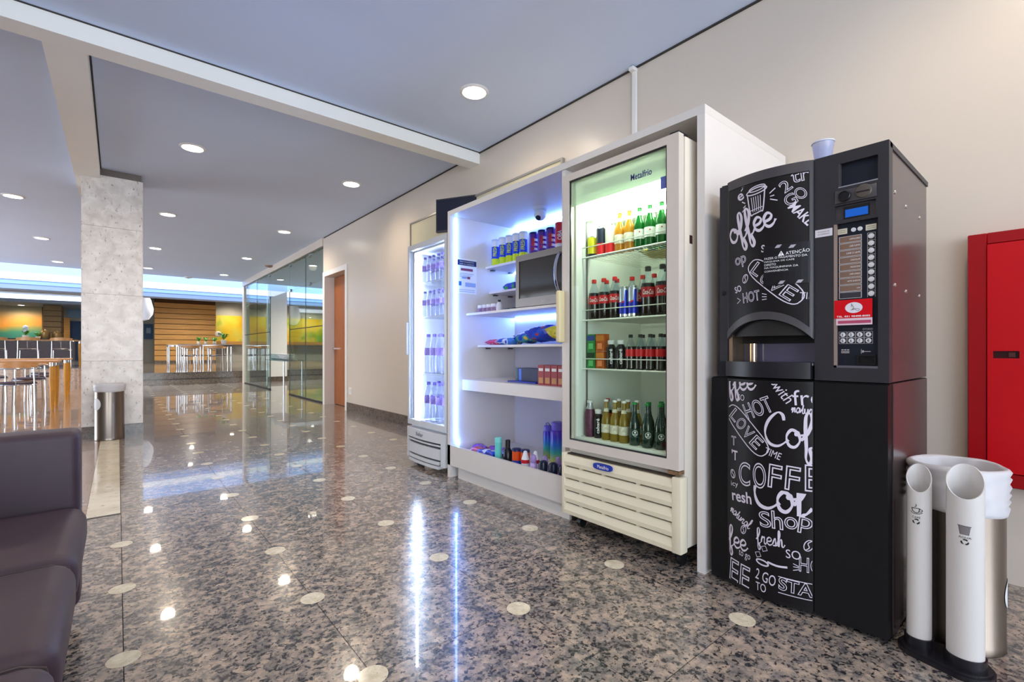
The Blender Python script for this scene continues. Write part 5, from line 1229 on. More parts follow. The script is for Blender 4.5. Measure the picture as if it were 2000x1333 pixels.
def bean(parent, clip, u, v, s_, rot):
    stroke(parent, clip, [oval(0.6, 1.0)], u, v, s_, s_, rot, 0.003, 'drawn_bean', 2, True)
    stroke(parent, clip, [[(0.1, 0.9), (-0.2, 0.3), (0.2, -0.3), (-0.1, -0.9)]], u, v, s_, s_, rot, 0.003, 'drawn_bean')
B1, B2 = board, board2
# upper board
stroke(B1, CL1, [[(-.5, .62), (-.38, -.95), (-.2, -1.02), (.2, -.92), (.34, -.8), (.52, .82)]], 1479, 392, 36, 27, 4, 0.005, 'drawn_cup')
stroke(B1, CL1, [oval(.54, .2)], 1479, 374, 38, 30, 8, 0.005, 'drawn_cup', 2, True)
stroke(B1, CL1, [oval(.44, .17)], 1480, 369, 38, 30, 8, 0.004, 'drawn_cup', 2, True)
stroke(B1, CL1, [[(-.3 + .13 * k, .45), (-.25 + .11 * k, -.75)] for k in range(5)] + [[(-.4, -.6), (.3, -.5)]], 1480, 395, 36, 26, 4, 0.003, 'drawn_cup', 1)
for pts in ([(1505, 379), (1516, 368)], [(1506, 385), (1514, 382)], [(1506, 390), (1520, 392)], [(1449, 395), (1456, 398)], [(1452, 407), (1457, 402)], [(1450, 415), (1457, 406)], [(1448, 366), (1456, 363)], [(1447, 374), (1451, 368)], [(1583, 377), (1583, 390)], [(1583, 396), (1583, 410)], [(1581, 376), (1588, 375)], [(1581, 411), (1588, 410)]):
    a, b_ = at(*pts[0]), at(*pts[1])
    wrap('drawn_dash', M_CHALK, B1, ribbon([a, b_], 0.004), msurf, CL1, 0.02)
chalk(B1, CL1, 'e', 1446, 385, 14, 16, 20, 'b')
stroke(B1, CL1, [[(-1, .3), (-.4, -.5), (.3, -.4), (1, .5)]], 1503, 343, 14, 9, 5, 0.005)
chalk(B1, CL1, 'tre', 1570, 338, 46, 24, 6, 'o')
chalk(B1, CL1, '2', 1534, 364, 17, 24, 32, 'o'); chalk(B1, CL1, 'G', 1543, 390, 20, 24, 25, 'o'); chalk(B1, CL1, 'O', 1561, 376, 18, 24, 32, 'o')
chalk(B1, CL1, 'MAKE W', 1572, 425, 78, 18, -52, 'b')
script(B1, CL1, 'offee', 1424, 476, 28, 13, 0.0105)
chalk(B1, CL1, 'So', 1497, 486, 16, 15, 0, 'b')
chalk(B1, CL1, 'op', 1446, 512, 26, 24, 10, 'o')
stroke(B1, CL1, [heartbox(62, 20)], 1513, 550, 1, 1, -43, 0.004, 'drawn_oval', 1, True)
chalk(B1, CL1, 'L', 1481, 527, 20, 26, -40, 'o'); chalk(B1, CL1, 'O', 1498, 545, 20, 24, -42, 'o'); chalk(B1, CL1, 'V', 1516, 560, 22, 22, -42, 'o'); chalk(B1, CL1, 'E', 1540, 572, 24, 26, -38, 'o')
bean(B1, CL1, 1456, 545, 9, -15); chalk(B1, CL1, 'SO', 1440, 565, 16, 14, 15, 'b'); chalk(B1, CL1, 'HOT', 1468, 580, 36, 22, 6, 'o')
stroke(B1, CL1, [[(-.5, .6), (.5, .3)], [(-.5, -.1), (.5, -.2)], [(-.5, -.8), (.5, -.7)]], 1495, 579, 9, 9, 0, 0.003, 'drawn_dash', 1)
stroke(B1, CL1, [[(-.5, .7), (.5, .1), (-.5, -.6)]], 1442, 588, 8, 9, 0, 0.003, 'drawn_dash', 1)
chalk(B1, CL1, 'TIM', 1573, 577, 24, 13, -4, 'f')
stroke(B1, CL1, [[(1, .8), (.2, .6), (0, -.2), (.2, -1)]], 1578, 606, 14, 11, 0, 0.004)
stroke(B1, CL1, [[(-1, .8), (-.1, .3), (.2, 1.0)]], 1545, 484, 20, 8, 20, 0.004); stroke(B1, CL1, [[(0, 1), (1, 1.1), (.1, -1)]], 1579, 508, 8, 14, -10, 0.008, 'drawn_mark', 1)
# notice card on the upper board
n0 = at(1494, 484); n1 = at(1578, 553)
def card_surf(p, q, h): y = -p; return (fx_(y) - 0.0062 - h, y, q)
card_v = [(n0[0], n1[1], 0), (n1[0], n1[1] + 0.004, 0), (n1[0], n0[1] + 0.004, 0), (n0[0], n0[1], 0)]
card = wrap('notice_card', mat('notice_black', (18, 17, 21), 0.3), cm_, (card_v, [(0, 1, 2, 3)]), card_surf, None, 0.02, label='glossy black payment notice')
def card2(p, q, h): y = -p; return (fx_(y) - 0.0070, y, q)
def ntext(txt, u, v, w, h, rot=4): p, q = at(u, v); wrap('lettering', M_PRINTW, card, xf(text_mesh(txt, 'f'), p, q, w * PXM, h * PXM, rot), card2, None, 0.02)
ntext('ATENÇÃO', 1556, 491, 38, 9)
p, q = at(1527, 496)
wrap('warning_sign', M_PRINTW, card, ([(p - 0.011, q - 0.009, 0), (p + 0.011, q - 0.008, 0), (p + 0.0005, q + 0.011, 0)], [(0, 1, 2)]), card2)
wrap('warning_sign', M_BLACK, card, ribbon([(p + 0.0003, q + 0.006), (p + 0.0003, q - 0.005)], 0.002), lambda a, b_, h: (fx_(-a) - 0.0076, -a, b_))
for k, (tx, w__) in enumerate((('FAZER O PAGAMENTO DA', 72), ('MÁQUINA DE CAFÉ', 52), ('DIRETO', 21), ('NA MAQUININHA DA', 58), ('CONVENIÊNCIA', 42))):
    wrap('lettering', M_PRINTW, card, xf(text_mesh(tx, 'f'), n0[0] + 0.004 + w__ * PXM / 2, n0[1] - 0.050 - 0.0128 * k, w__ * PXM, 0.0088, 0), card2, None, 0.02)
for u, v in ((1522, 482), (1547, 481), (1528, 552), (1560, 549)):
    p, q = at(u, v); wrap('hazard_stripe', mat('stripe_grey', (170, 166, 176), 0.4), card, ([(p - 0.013, q - 0.006, 0), (p + 0.004, q - 0.006, 0), (p + 0.013, q + 0.006, 0), (p - 0.004, q + 0.006, 0)], [(0, 1, 2, 3)]), card2)
# lower board
script(B2, CL2, 'ffee', 1417, 763, 24, 6, 0.0085)
chalk(B2, CL2, 'SO', 1447, 777, 15, 13, 0, 'f'); chalk(B2, CL2, 'HOT', 1481, 797, 58, 34, 24, 'o')
stroke(B2, CL2, [heartbox(60, 20)], 1457, 840, 1, 1, -47, 0.004, 'drawn_oval', 1, True)
for ch, u, v in (('L', 1433, 812), ('O', 1447, 828), ('V', 1462, 846), ('E', 1479, 864)): chalk(B2, CL2, ch, u, v, 20, 26, -40, 'o')
chalk(B2, CL2, 'with', 1530, 767, 42, 20, -52, 'f'); chalk(B2, CL2, 'to', 1511, 745, 16, 12, -50, 'b')
chalk(B2, CL2, 'fresh', 1592, 778, 80, 30, 4, 'f'); script(B2, CL2, 'natural', 1545, 806, 10, -3, 0.004); chalk(B2, CL2, 'tu', 1583, 746, 18, 12, 0, 'b')
stroke(B2, CL2, [oval(1, .5)], 1553, 745, 9, 8, -20, 0.004, 'drawn_bean', 2, True)
script(B2, CL2, 'Coffee', 1494, 868, 33, 2, 0.010)
chalk(B2, CL2, 'T', 1430, 862, 12, 20, 0, 'o'); chalk(B2, CL2, "'T", 1432, 890, 15, 22, 0, 'b'); chalk(B2, CL2, 'TIME', 1511, 886, 30, 14, -18, 'f')
chalk(B2, CL2, 'C', 1454, 926, 26, 50, 0, 'o'); chalk(B2, CL2, 'O', 1485, 929, 26, 52, 2, 'o'); chalk(B2, CL2, 'F', 1515, 931, 24, 48, -4, 'o'); chalk(B2, CL2, 'F', 1547, 936, 24, 48, -4, 'o'); chalk(B2, CL2, 'E', 1582, 938, 24, 52, 0, 'o')
bean(B2, CL2, 1428, 927, 9, 10); chalk(B2, CL2, 'icy', 1432, 948, 18, 13, 6, 'f'); chalk(B2, CL2, 'resh', 1447, 971, 46, 24, 5, 'b')
CLM = (CL2[0], CL2[1], at(1580, 1016)[1], at(1530, 959)[1])
script(B2, CLM, 'Cof', 1472, 985, 38, 0, 0.013)
chalk(B2, CL2, 'S', 1496, 1014, 22, 32, 8, 'o'); chalk(B2, CL2, 'h', 1519, 1016, 20, 36, 3, 'o'); chalk(B2, CL2, 'o', 1544, 1023, 22, 24, -4, 'o'); chalk(B2, CL2, 'p', 1569, 1030, 22, 32, -6, 'o')
script(B2, CL2, 'natural', 1421, 1000, 11, -28, 0.004); bean(B2, CL2, 1452, 1035, 9, -15); script(B2, CL2, 'fee', 1418, 1066, 22, 2, 0.007)
script(B2, CL2, 'fresh', 1480, 1058, 15, 4, 0.0045)
for u, v in ((1483, 1082), (1495, 1071)): stroke(B2, CL2, [[(-.5, -.5), (.5, -.4), (.45, .5), (-.5, .45)]], u, v, 9, 10, 20, 0.003, 'drawn_sugar', 1, True)
chalk(B2, CL2, 'SO', 1548, 1085, 24, 17, 2, 'f'); bean(B2, CL2, 1575, 1070, 11, -20)
stroke(B2, CL2, [oval(.3, .35)], 1491, 1098, 38, 14, -8, 0.006, 'drawn_spoon', 2, True); stroke(B2, CL2, [[(-.4, .1), (0, -.1), (.4, 0.05)]], 1519, 1104, 44, 14, 0, 0.008, 'drawn_spoon')
chalk(B2, CL2, 'HOT', 1588, 1113, 52, 30, 0, 'o'); stroke(B2, CL2, [[(-.5, .5), (.5, .2)], [(-.5, 0), (.5, 0)], [(-.5, -.6), (.5, -.3)]], 1553, 1110, 9, 12, 0, 0.003, 'drawn_dash', 1)
chalk(B2, CL2, 'to go', 1454, 1086, 26, 16, -4, 'f'); chalk(B2, CL2, 'E', 1431, 1117, 22, 50, -4, 'o'); chalk(B2, CL2, 'E', 1455, 1128, 22, 50, -4, 'o')
chalk(B2, CL2, '2 GO', 1497, 1127, 38, 22, -8, 'f'); chalk(B2, CL2, 'TO', 1488, 1146, 20, 17, 0, 'f')
chalk(B2, CL2, 'STAR', 1563, 1154, 76, 26, -2, 'bo'); 
for v in (1138, 1170): stroke(B2, CL2, [[(-1, 0), (1, -.05)]], 1558, v, 34, 20, 0, 0.003, 'drawn_line', 1)
for u, v in ((1482, 1164), (1499, 1170), (1520, 1178)): stroke(B2, CL2, [[(-.5, .2), (0, -.4), (.5, .3), (0, .1)]], u, v, 20, 12, -20, 0.005, 'drawn_leaf', 3, True)

# paper cup on the machine
cp = thing('plastic_cup', 'clear plastic cup standing on top of the coffee machine', 'cup', (2.15, 0.652, MT))
M_CUP = glass('cup_plastic', (226, 230, 246), 1.4, body=0.35, body_rgb=(214, 218, 240))
MB().lathe([(0.0, 0.001), (0.029, 0.001), (0.029, 0.004), (0.038, 0.075), (0.036, 0.075), (0.027, 0.005), (0.0, 0.005)], (2.15, 0.652, MT), 28, caps=False).build('wall', M_CUP, cp, smooth=True)
MB().lathe([(0.036, 0.074), (0.04, 0.076), (0.04, 0.08), (0.036, 0.08)], (2.15, 0.652, MT), 28, caps=False).build('rim', mat('cup_rim', (214, 218, 236), 0.3), cp, smooth=True)
# ------------------------------------------------------------------ right end: tubes, steel bin, fire cabinet
M_PVC = mat('tube_white', (210, 206, 202), 0.4)
M_INKB = mat('ink_black', (30, 30, 32), 0.5)
td = thing('cup_return_stand', 'black stand with two white slant cut tubes for used cups', 'cup stand', (2.12, 0.3, 0))
T1, T2 = (2.13, 0.356, 0.034), (2.115, 0.238, 0.0465)
hull = []
for k in range(48):
    a = 2 * PI * k / 48; dx, dy = math.cos(a), math.sin(a)
    best = max(((c[0] + r_ * dx, c[1] + r_ * dy) for c, r_ in ((T1, 0.058), (T2, 0.072))), key=lambda p: p[0] * dx + p[1] * dy)
    best = (best[0] + 0.006 * dx * (abs(dx) ** 2), best[1])
    hull.append(best)
MB().prism(hull, 'Z', 0.0, 0.016).build('base_plate', mat('stand_black', (28, 27, 32), 0.25), td)
hull2 = [(p[0] * 0.94 + 2.122 * 0.06, p[1] * 0.94 + 0.29 * 0.06) for p in hull]
MB().prism(hull2, 'Z', 0.0161, 0.024).build('base_step', mat('stand_black', (28, 27, 32), 0.25), td)
for (cx, cy, r_), zt_, zl_, word in ((T1, 0.642, 0.556, 'CAFÉ'), (T2, 0.664, 0.566, 'ÁGUA')):
    a0 = math.atan2(-cy, -cx)       # towards the room
    MB().lathe([(r_ + 0.001, 0.0241), (r_ + 0.006, 0.0241), (r_ + 0.006, 0.055), (r_ + 0.001, 0.056)], (cx, cy, 0), 32, caps=False).build('socket', mat('stand_black', (28, 27, 32), 0.25), td, smooth=True)
    mb = MB(); n = 40; vs = []; fs_ = []
    for k in range(n):
        a = 2 * PI * k / n; zz = (zt_ + zl_) / 2 - (zt_ - zl_) / 2 * math.cos(a - a0)
        for rr, z_ in ((r_, 0.0242), (r_, zz), (r_ - 0.003, zz), (r_ - 0.003, 0.0242)): vs.append((cx + rr * math.cos(a), cy + rr * math.sin(a), z_))
    for k in range(n):
        j = (k + 1) % n
        for q in range(4): fs_.append((4 * k + q, 4 * j + q, 4 * j + (q + 1) % 4, 4 * k + (q + 1) % 4))
    tube_o = mb.add(vs, fs_).build('tube', M_PVC, td, smooth=True)
    s_ = r_ / 0.034; zc = 0.47 if word == 'CAFÉ' else 0.445
    R2 = r_ + 0.0006; ai = a0 - 0.22 if word == 'CAFÉ' else a0 - 0.02
    sf = lambda p, q, h, cx=cx, cy=cy, R2=R2, ai=ai: (cx + R2 * math.cos(ai + p / R2), cy + R2 * math.sin(ai + p / R2), q)
    if word == 'CAFÉ':
        its = [ribbon(spline([(-0.012, 0.012), (-0.009, 0.002), (0, -0.003), (0.007, 0.001), (0.009, 0.012)]), 0.0022), ribbon([(-0.013, 0.012), (0.011, 0.012)], 0.0022), ribbon(spline([(0.009, 0.01), (0.016, 0.008), (0.015, 0.003), (0.007, 0.001)]), 0.002), ribbon(spline([(-0.016, 0), (-0.008, -0.006), (0.006, -0.006), (0.017, -0.001)]), 0.002), ribbon(spline([(-0.004, 0.016), (0.001, 0.021), (-0.001, 0.026)]), 0.0016)]
        wrap('printed_cup', M_INKB, tube_o, xf(merge2(its), 0, zc + 0.018), sf, None, 0.004)
    else:
        wrap('printed_cup', mat('ink_grey', (120, 114, 116), 0.5), tube_o, ([(-0.011, zc + 0.008, 0), (0.009, zc + 0.007, 0), (0.013, zc + 0.034, 0), (-0.015, zc + 0.036, 0)], [(0, 1, 2, 3)]), sf, None, 0.004)
        wrap('printed_cup', M_INKB, tube_o, merge2([ribbon([(-0.018, zc + 0.0365), (0.016, zc + 0.0345)], 0.0016), ribbon([(-0.015, zc + 0.036), (-0.011, zc + 0.008)], 0.0014), ribbon([(0.013, zc + 0.034), (0.009, zc + 0.007)], 0.0014)]), sf, None, 0.004)
    wrap('lettering', M_INKB, tube_o, xf(text_mesh(word, 'f'), 0, zc, 0.024 * s_ * 0.95, 0.008), sf, None, 0.004)
    arrows = []
    for k in range(3):
        aa = math.radians(90 + 120 * k)
        pts = [(0.0085 * math.cos(aa + math.radians(d_)), 0.0075 * math.sin(aa + math.radians(d_))) for d_ in (-48, -20, 10, 40)]
        arrows.append(ribbon(pts, [0.0045, 0.0045, 0.0045, 0.001]))
    wrap('recycling_mark', M_INKB, tube_o, xf(merge2(arrows), 0, zc - 0.015), sf, None, 0.004)

def steel_bin(cx, cy, r_, h, liner_h, label, seed, flare=0.004):
    t = thing('waste_bin', label, 'bin', (cx, cy, 0), 'stainless steel bins with white liners')
    MB().lathe([(r_ - 0.004, 0.0), (r_, 0.004), (r_, 0.03), (r_ - 0.001, 0.032), (r_ - 0.001, h - 0.01), (r_ - 0.006, h - 0.01), (r_ - 0.006, 0.02), (0.0, 0.02)], (cx, cy, 0), 48, caps=False).build('drum', M_STEEL, t, smooth=True)
    rnd = random.Random(seed); mb = MB(); n = 56; rings = [(r_ + 0.0015, h - liner_h)]
    npl = 12 if liner_h > 0.1 else 5
    for k in range(1, npl): rings.append((r_ + 0.0022 + (0.0065 if k % 2 else 0.0) + flare * k / npl, h - liner_h + liner_h * (k + (0.25 if k % 2 else -0.1)) / npl))
    n_out = len(rings)
    rings += [(r_ + flare + 0.002, h), (r_ + flare - 0.004, h + 0.005), (r_ - 0.010, h - 0.002), (r_ - 0.014, h - 0.10), (r_ - 0.02, h - 0.22)]
    ph = [rnd.random() * 6.28 for _ in range(6)]; vs = []; fs_ = []
    for i, (rr, zz) in enumerate(rings):
        for k in range(n):
            a = 2 * PI * k / n
            wv = 0.0012 * math.sin(6 * a + ph[0] + i * 0.3) + 0.0007 * math.sin(13 * a + ph[1])
            wz = 0.0022 * math.sin(2 * a + ph[2] + i * 0.9) + 0.0012 * math.sin(5 * a + ph[3] + i * 1.7)
            if i == 0: wv = abs(wv)
            r2 = rr + (wv if i < n_out + 2 else wv * 3.0)
            if i < n_out + 1: r2 = max(r2, r_ + 0.0012)
            elif i >= n_out + 2: r2 = min(r2, r_ - 0.0065)
            vs.append((cx + r2 * math.cos(a), cy + r2 * math.sin(a), zz + wz))
    for i in range(len(rings) - 1):
        for k in range(n): j = (k + 1) % n; fs_.append((i * n + k, i * n + j, (i + 1) * n + j, (i + 1) * n + k))
    mb.add(vs, fs_).build('liner', mat('liner_plastic', (202, 201, 204), 0.4, vary=0.02, vscale=30), t, smooth='all')
    return t
b2 = steel_bin(2.345, 0.288, 0.129, 0.628, 0.155, 'brushed steel bin with gathered white liner behind the cup tubes', 4)
aS = math.atan2(-1, 0.15); Rb = 0.1296
wrap('round_sticker', M_TINW, b2, (oval3 := ([(0.05 * math.cos(2 * PI * k / 24), 0.05 * math.sin(2 * PI * k / 24) + 0.2, 0) for k in range(24)], [tuple(range(24))])), lambda p, q, h: (2.345 + Rb * math.cos(aS + p / Rb), 0.288 + Rb * math.sin(aS + p / Rb), q), None, 0.01)
wrap('sticker_mark', M_INKB, b2, ([(0.012 + 0.03 * math.cos(2 * PI * k / 16), 0.035 * math.sin(2 * PI * k / 16) + 0.195, 0) for k in range(16)], [tuple(range(16))]), lambda p, q, h: (2.345 + (Rb + 0.0006) * math.cos(aS + p / Rb), 0.288 + (Rb + 0.0006) * math.sin(aS + p / Rb), q), None, 0.01)
steel_bin(-0.075, 7.28, 0.137, 0.645, 0.085, 'brushed steel bin with white liner standing against the marble column', 9, 0.01)
bo = [o for o in COL.objects if o.name.startswith('waste_bin') and o.location.y > 5][0]
aS2 = math.atan2(-0.55, -0.9); Rc = 0.1376
wrap('round_sticker', M_TINW, bo, ([(0.06 * math.cos(2 * PI * k / 24), 0.07 * math.sin(2 * PI * k / 24) + 0.42, 0) for k in range(24)], [tuple(range(24))]), lambda p, q, h: (-0.075 + Rc * math.cos(aS2 + p / Rc), 7.28 + Rc * math.sin(aS2 + p / Rc), q), None, 0.01)

# fire hose cabinet
M_RED = mat('fire_red', (196, 2, 18), 0.36, vary=0.03, vscale=6); M_RED2 = mat('fire_red_frame', (158, 4, 16), 0.36, vary=0.05, vscale=6)
fc = thing('fire_hose_cabinet', 'red painted metal fire hose cabinet on the wall at the right edge', 'fire cabinet', (2.98, -0.2, 0.42))
FCX = 2.985; fy1, fy0, fz0, fz1 = 0.328, -0.62, 0.44, 1.565
fw = 0.062
box('body', M_RED2, fc, FCX + 0.012, WX, fy0 + 0.004, fy1 - 0.004, fz0 + 0.004, fz1 - 0.004)
for q in ((fy1 - fw, fy1, fz0, fz1), (fy0, fy0 + fw, fz0, fz1), (fy0 + fw, fy1 - fw, fz0, fz0 + fw), (fy0 + fw, fy1 - fw, fz1 - 0.05, fz1)):
    MB().rbox(FCX, FCX + 0.0119, *q, 0.003, 1).build('frame', M_RED2, fc, smooth=True)
dy1 = fy1 - fw - 0.002
fd = MB(); lz0, lz1, ly0, ly1 = 1.005, 1.037, 0.166, 0.246
wall_with_holes(fd, fy0 + fw + 0.002, dy1, fz0 + fw + 0.002, fz1 - 0.052, [(ly0, ly1, lz0, lz1)], FCX - 0.004, FCX + 0.010)
fdo = fd.build('door', M_RED, fc)
box('latch_recess', mat('latch_dark', (52, 8, 14), 0.4), fdo, FCX + 0.006, FCX + 0.0101, ly0, ly1, lz0, lz1)
box('latch', mat('latch_metal', (96, 60, 56), 0.35, metal=0.5), fdo, FCX + 0.001, FCX + 0.0059, ly0 + 0.012, ly0 + 0.032, lz0 + 0.006, lz1 - 0.006)

# ------------------------------------------------------------------ on the right wall
sb = thing('wall_sign_board', 'long framed beige sign board on the wall behind the cabinet and fridge', 'sign board', (3.03, 4.4, 2.2))
box('panel', mat('sign_beige', (206, 200, 172), 0.45, vary=0.06, vscale=1.5), sb, 3.03, 3.049, 2.95, 5.755, 2.2, 2.73)
M_ALU = mat('aluminium_edge', (176, 172, 166), 0.3, metal=0.7)
box('frame_rail', M_ALU, sb, 3.018, 3.0495, 2.93, 5.775, 2.7301, 2.75)
box('frame_rail', M_ALU, sb, 3.018, 3.0495, 5.7551, 5.775, 2.2, 2.73)
box('frame_rail', M_ALU, sb, 3.018, 3.0495, 2.93, 2.9499, 2.2, 2.73)
tv = thing('television', 'dark flat television screen turned out from the wall above the slim fridge', 'television', (2.93, 4.46, 2.4))
a_, b_ = Vector((2.785, 4.69, 0)), Vector((3.035, 4.235, 0)); dv = (b_ - a_).normalized(); nv_ = Vector((dv.y, -dv.x, 0))
if nv_.x > 0: nv_ = -nv_
def slab(name, m, s0, s1, z0_, z1_, d0_, d1_, parent):
    vs = [(*(a_ + dv * s + nv_ * d)[:2], z) for z in (z0_, z1_) for d in (d0_, d1_) for s in (s0, s1)]
    return MB().add(vs, [(0, 2, 3, 1), (4, 5, 7, 6), (0, 1, 5, 4), (2, 6, 7, 3), (0, 4, 6, 2), (1, 3, 7, 5)]).build(name, m, parent)
Lt = (b_ - a_).length
slab('housing', mat('tv_housing', (52, 54, 66), 0.4), 0, Lt, 2.38, 2.755, -0.035, -0.0005, tv)
slab('screen', mat('tv_screen', (38, 42, 60), 0.15), 0.012, Lt - 0.012, 2.40, 2.743, 0.0, 0.004, tv)
slab('bezel', mat('tv_bezel', (66, 66, 76), 0.35), 0, Lt, 2.743, 2.755, 0.0, 0.006, tv)
slab('bezel', mat('tv_bezel', (66, 66, 76), 0.35), 0, 0.012, 2.38, 2.743, 0.0, 0.006, tv)
slab('bezel', mat('tv_bezel', (66, 66, 76), 0.35), 0.012, Lt, 2.38, 2.4, 0.0, 0.006, tv)
cdt = MB(); cdt.rbox(WX - 0.022, WX - 0.0005, 2.163, 2.2, 2.19, CZ - 0.03, 0.003, 1)
cd = thing('cable_conduit', 'thin white cable conduit running up the wall above the cabinet', 'conduit', (WX - 0.01, 2.18, 2.19))
cdt.build('channel', M_WHITE, cd, smooth=True)
MB().rbox(WX - 0.06, WX - 0.0005, 2.16, 2.203, CZ - 0.04, CZ - 0.012, 0.003, 1).build('elbow', M_WHITE, cd, smooth=True)
p = on_x(684, 764, WX)
ou = thing('wall_outlet', 'small white wall socket low on the wall beside the wooden door', 'socket', p)
box('plate', M_WHITE, ou, WX - 0.008, WX - 0.0004, p[1] - 0.09, p[1] + 0.05, p[2] - 0.06, p[2] + 0.06)
box('socket_face', M_WALLW, ou, WX - 0.012, WX - 0.0081, p[1] - 0.06, p[1] + 0.02, p[2] - 0.03, p[2] + 0.03)

# ------------------------------------------------------------------ sofa at the left edge
M_LEA = mat('sofa_leather', (60, 45, 55), 0.48, spec=0.38, vary=0.08, vscale=14, bump=0.03, bscale=300)
M_PIPE = mat('sofa_piping', (44, 28, 28), 0.4)
so = thing('leather_sofa', 'dark brown leather sofa with three seat cushions at the left edge', 'sofa', (-0.5, 1.6, 0))
MB().rbox(-0.92, -0.135, 0.74, 2.42, 0.07, 0.305, 0.02, 2).build('seat_base', M_LEA, so, smooth=True)
for y0, y1 in ((0.752, 1.268), (1.274, 1.806), (1.812, 2.408)):
    c_ = MB().rbox(-0.80, -0.088, y0, y1, 0.306, 0.462, 0.052, 5).build('seat_cushion', M_LEA, so, smooth=True)
    pts = []
    for x_, z_ in ((-0.78, 0.452), (-0.14, 0.452), (-0.107, 0.438), (-0.098, 0.40), (-0.098, 0.34)): pts.append((x_, y1 - 0.016, z_))
    MB().tube(pts, 0.0045, 6).build('piping', M_PIPE, c_, smooth=True)
MB().rbox(-0.95, -0.11, 2.412, 2.575, 0.07, 0.735, 0.028, 4).build('armrest', M_LEA, so, smooth=True)
MB().rbox(-0.95, -0.11, 0.585, 0.748, 0.07, 0.735, 0.028, 4).build('armrest', M_LEA, so, smooth=True)
MB().rbox(-1.08, -0.802, 0.6, 2.56, 0.07, 0.86, 0.05, 4).build('backrest', M_LEA, so, smooth=True)
for x in (-0.98, -0.22):
    for y in (0.66, 2.5): MB().lathe([(0.018, 0.0), (0.022, 0.0699)], (x, y, 0), 12).build('foot', M_CHROME, so, smooth=True)

# ------------------------------------------------------------------ dining area
M_TWOOD = mat('table_wood', (206, 152, 100), 0.3, vary=0.12, vscale=6, stretch=(0.6, 5, 5)); M_LEGW = mat('leg_wood_amber', (208, 146, 56), 0.35, vary=0.1, vscale=8)
M_SEATD = mat('seat_dark', (60, 44, 54), 0.5)
def dining_chair():
    t = thing('dining_chair', '', 'chair', (0, 0, 0))
    # local: faces +y; backrest at -y
    MB().lathe([(0.0, 0.47), (0.2, 0.47), (0.225, 0.485), (0.225, 0.505), (0.2, 0.525), (0.0, 0.53)], (0, 0, 0), 24, caps=False).build('seat', M_SEATD, t, smooth=True)
    n = 12; vs = []; fs_ = []
    for k in range(n + 1):
        a = math.radians(205 + 130 * k / n); x, y = 0.27 * math.cos(a), 0.27 * math.sin(a)
        hh = 0.052 * (0.55 + 0.45 * math.sin(PI * k / n)); vs += [(x, y, 0.80 - hh), (x, y, 0.80 + hh), (x * 0.95, y * 0.95, 0.80 + hh), (x * 0.95, y * 0.95, 0.80 - hh)]
    for k in range(n):
        for q in range(4): fs_.append((4 * k + q, 4 * k + (q + 1) % 4, 4 * k + 4 + (q + 1) % 4, 4 * k + 4 + q))
    fs_ += [(0, 1, 2, 3), (4 * n, 4 * n + 3, 4 * n + 2, 4 * n + 1)]
    MB().add(vs, fs_).build('backrest', M_TWOOD, t, smooth=True)
    MB().tube([(0.277 * math.cos(math.radians(190 + 16 * k)), 0.277 * math.sin(math.radians(190 + 16 * k)), 0.745) for k in range(11)], 0.011, 6).build('back_rail', M_CHROME, t, smooth=True)
    MB().tube([(0.23 * math.cos(2 * PI * k / 16), 0.23 * math.sin(2 * PI * k / 16), 0.478) for k in range(16)], 0.01, 6, True).build('seat_ring', M_CHROME, t, smooth=True)
    for sx_ in (-1, 1):
        MB().tube([(sx_ * 0.2, 0.17, 0.0), (sx_ * 0.19, 0.16, 0.47)], 0.012, 8).build('leg', M_CHROME, t, smooth=True)
        MB().tube([(sx_ * 0.215, -0.2, 0.0), (sx_ * 0.205, -0.175, 0.47), (sx_ * 0.2, -0.19, 0.76)], 0.012, 8).build('leg', M_CHROME, t, smooth=True)
    MB().tube([(0, -0.23, 0.47), (0, -0.268, 0.75)], 0.009, 6).build('back_stay', M_CHROME, t, smooth=True)
    return t
def wood_table(x0_, x1_, y0_, y1_, z0_, h, label):
    t = thing('dining_table', label, 'table', ((x0_ + x1_) / 2, (y0_ + y1_) / 2, z0_), 'wooden dining tables')
    MB().rbox(x0_, x1_, y0_, y1_, z0_ + h - 0.035, z0_ + h, 0.008, 2).build('tabletop', M_TWOOD, t, smooth=True)
    for x in (x0_ + 0.07, x1_ - 0.07):
        for y in (y0_ + 0.07, y1_ - 0.07):
            MB().lathe([(0.022, 0.0), (0.026, 0.05), (0.043, h * 0.6), (0.041, h - 0.12), (0.038, h - 0.1)], (x, y, z0_), 14).build('leg', M_LEGW, t, smooth=True)
            MB().lathe([(0.04, h - 0.0999), (0.04, h - 0.036)], (x, y, z0_), 14).build('leg_collar', M_CHROME, t, smooth=True)
    return t
wood_table(-2.35, -0.82, 11.55, 12.38, 0, 0.86, 'nearest wooden dining table with amber legs left of the column')
wood_table(-2.35, -0.82, 14.38, 15.2, 0, 0.86, 'second wooden dining table behind the nearest one, left of the column')
wood_table(-3.4, -0.85, 20.0, 20.8, 0.57, 0.79, 'long wooden table on the raised floor at the far left')
ch = dining_chair()
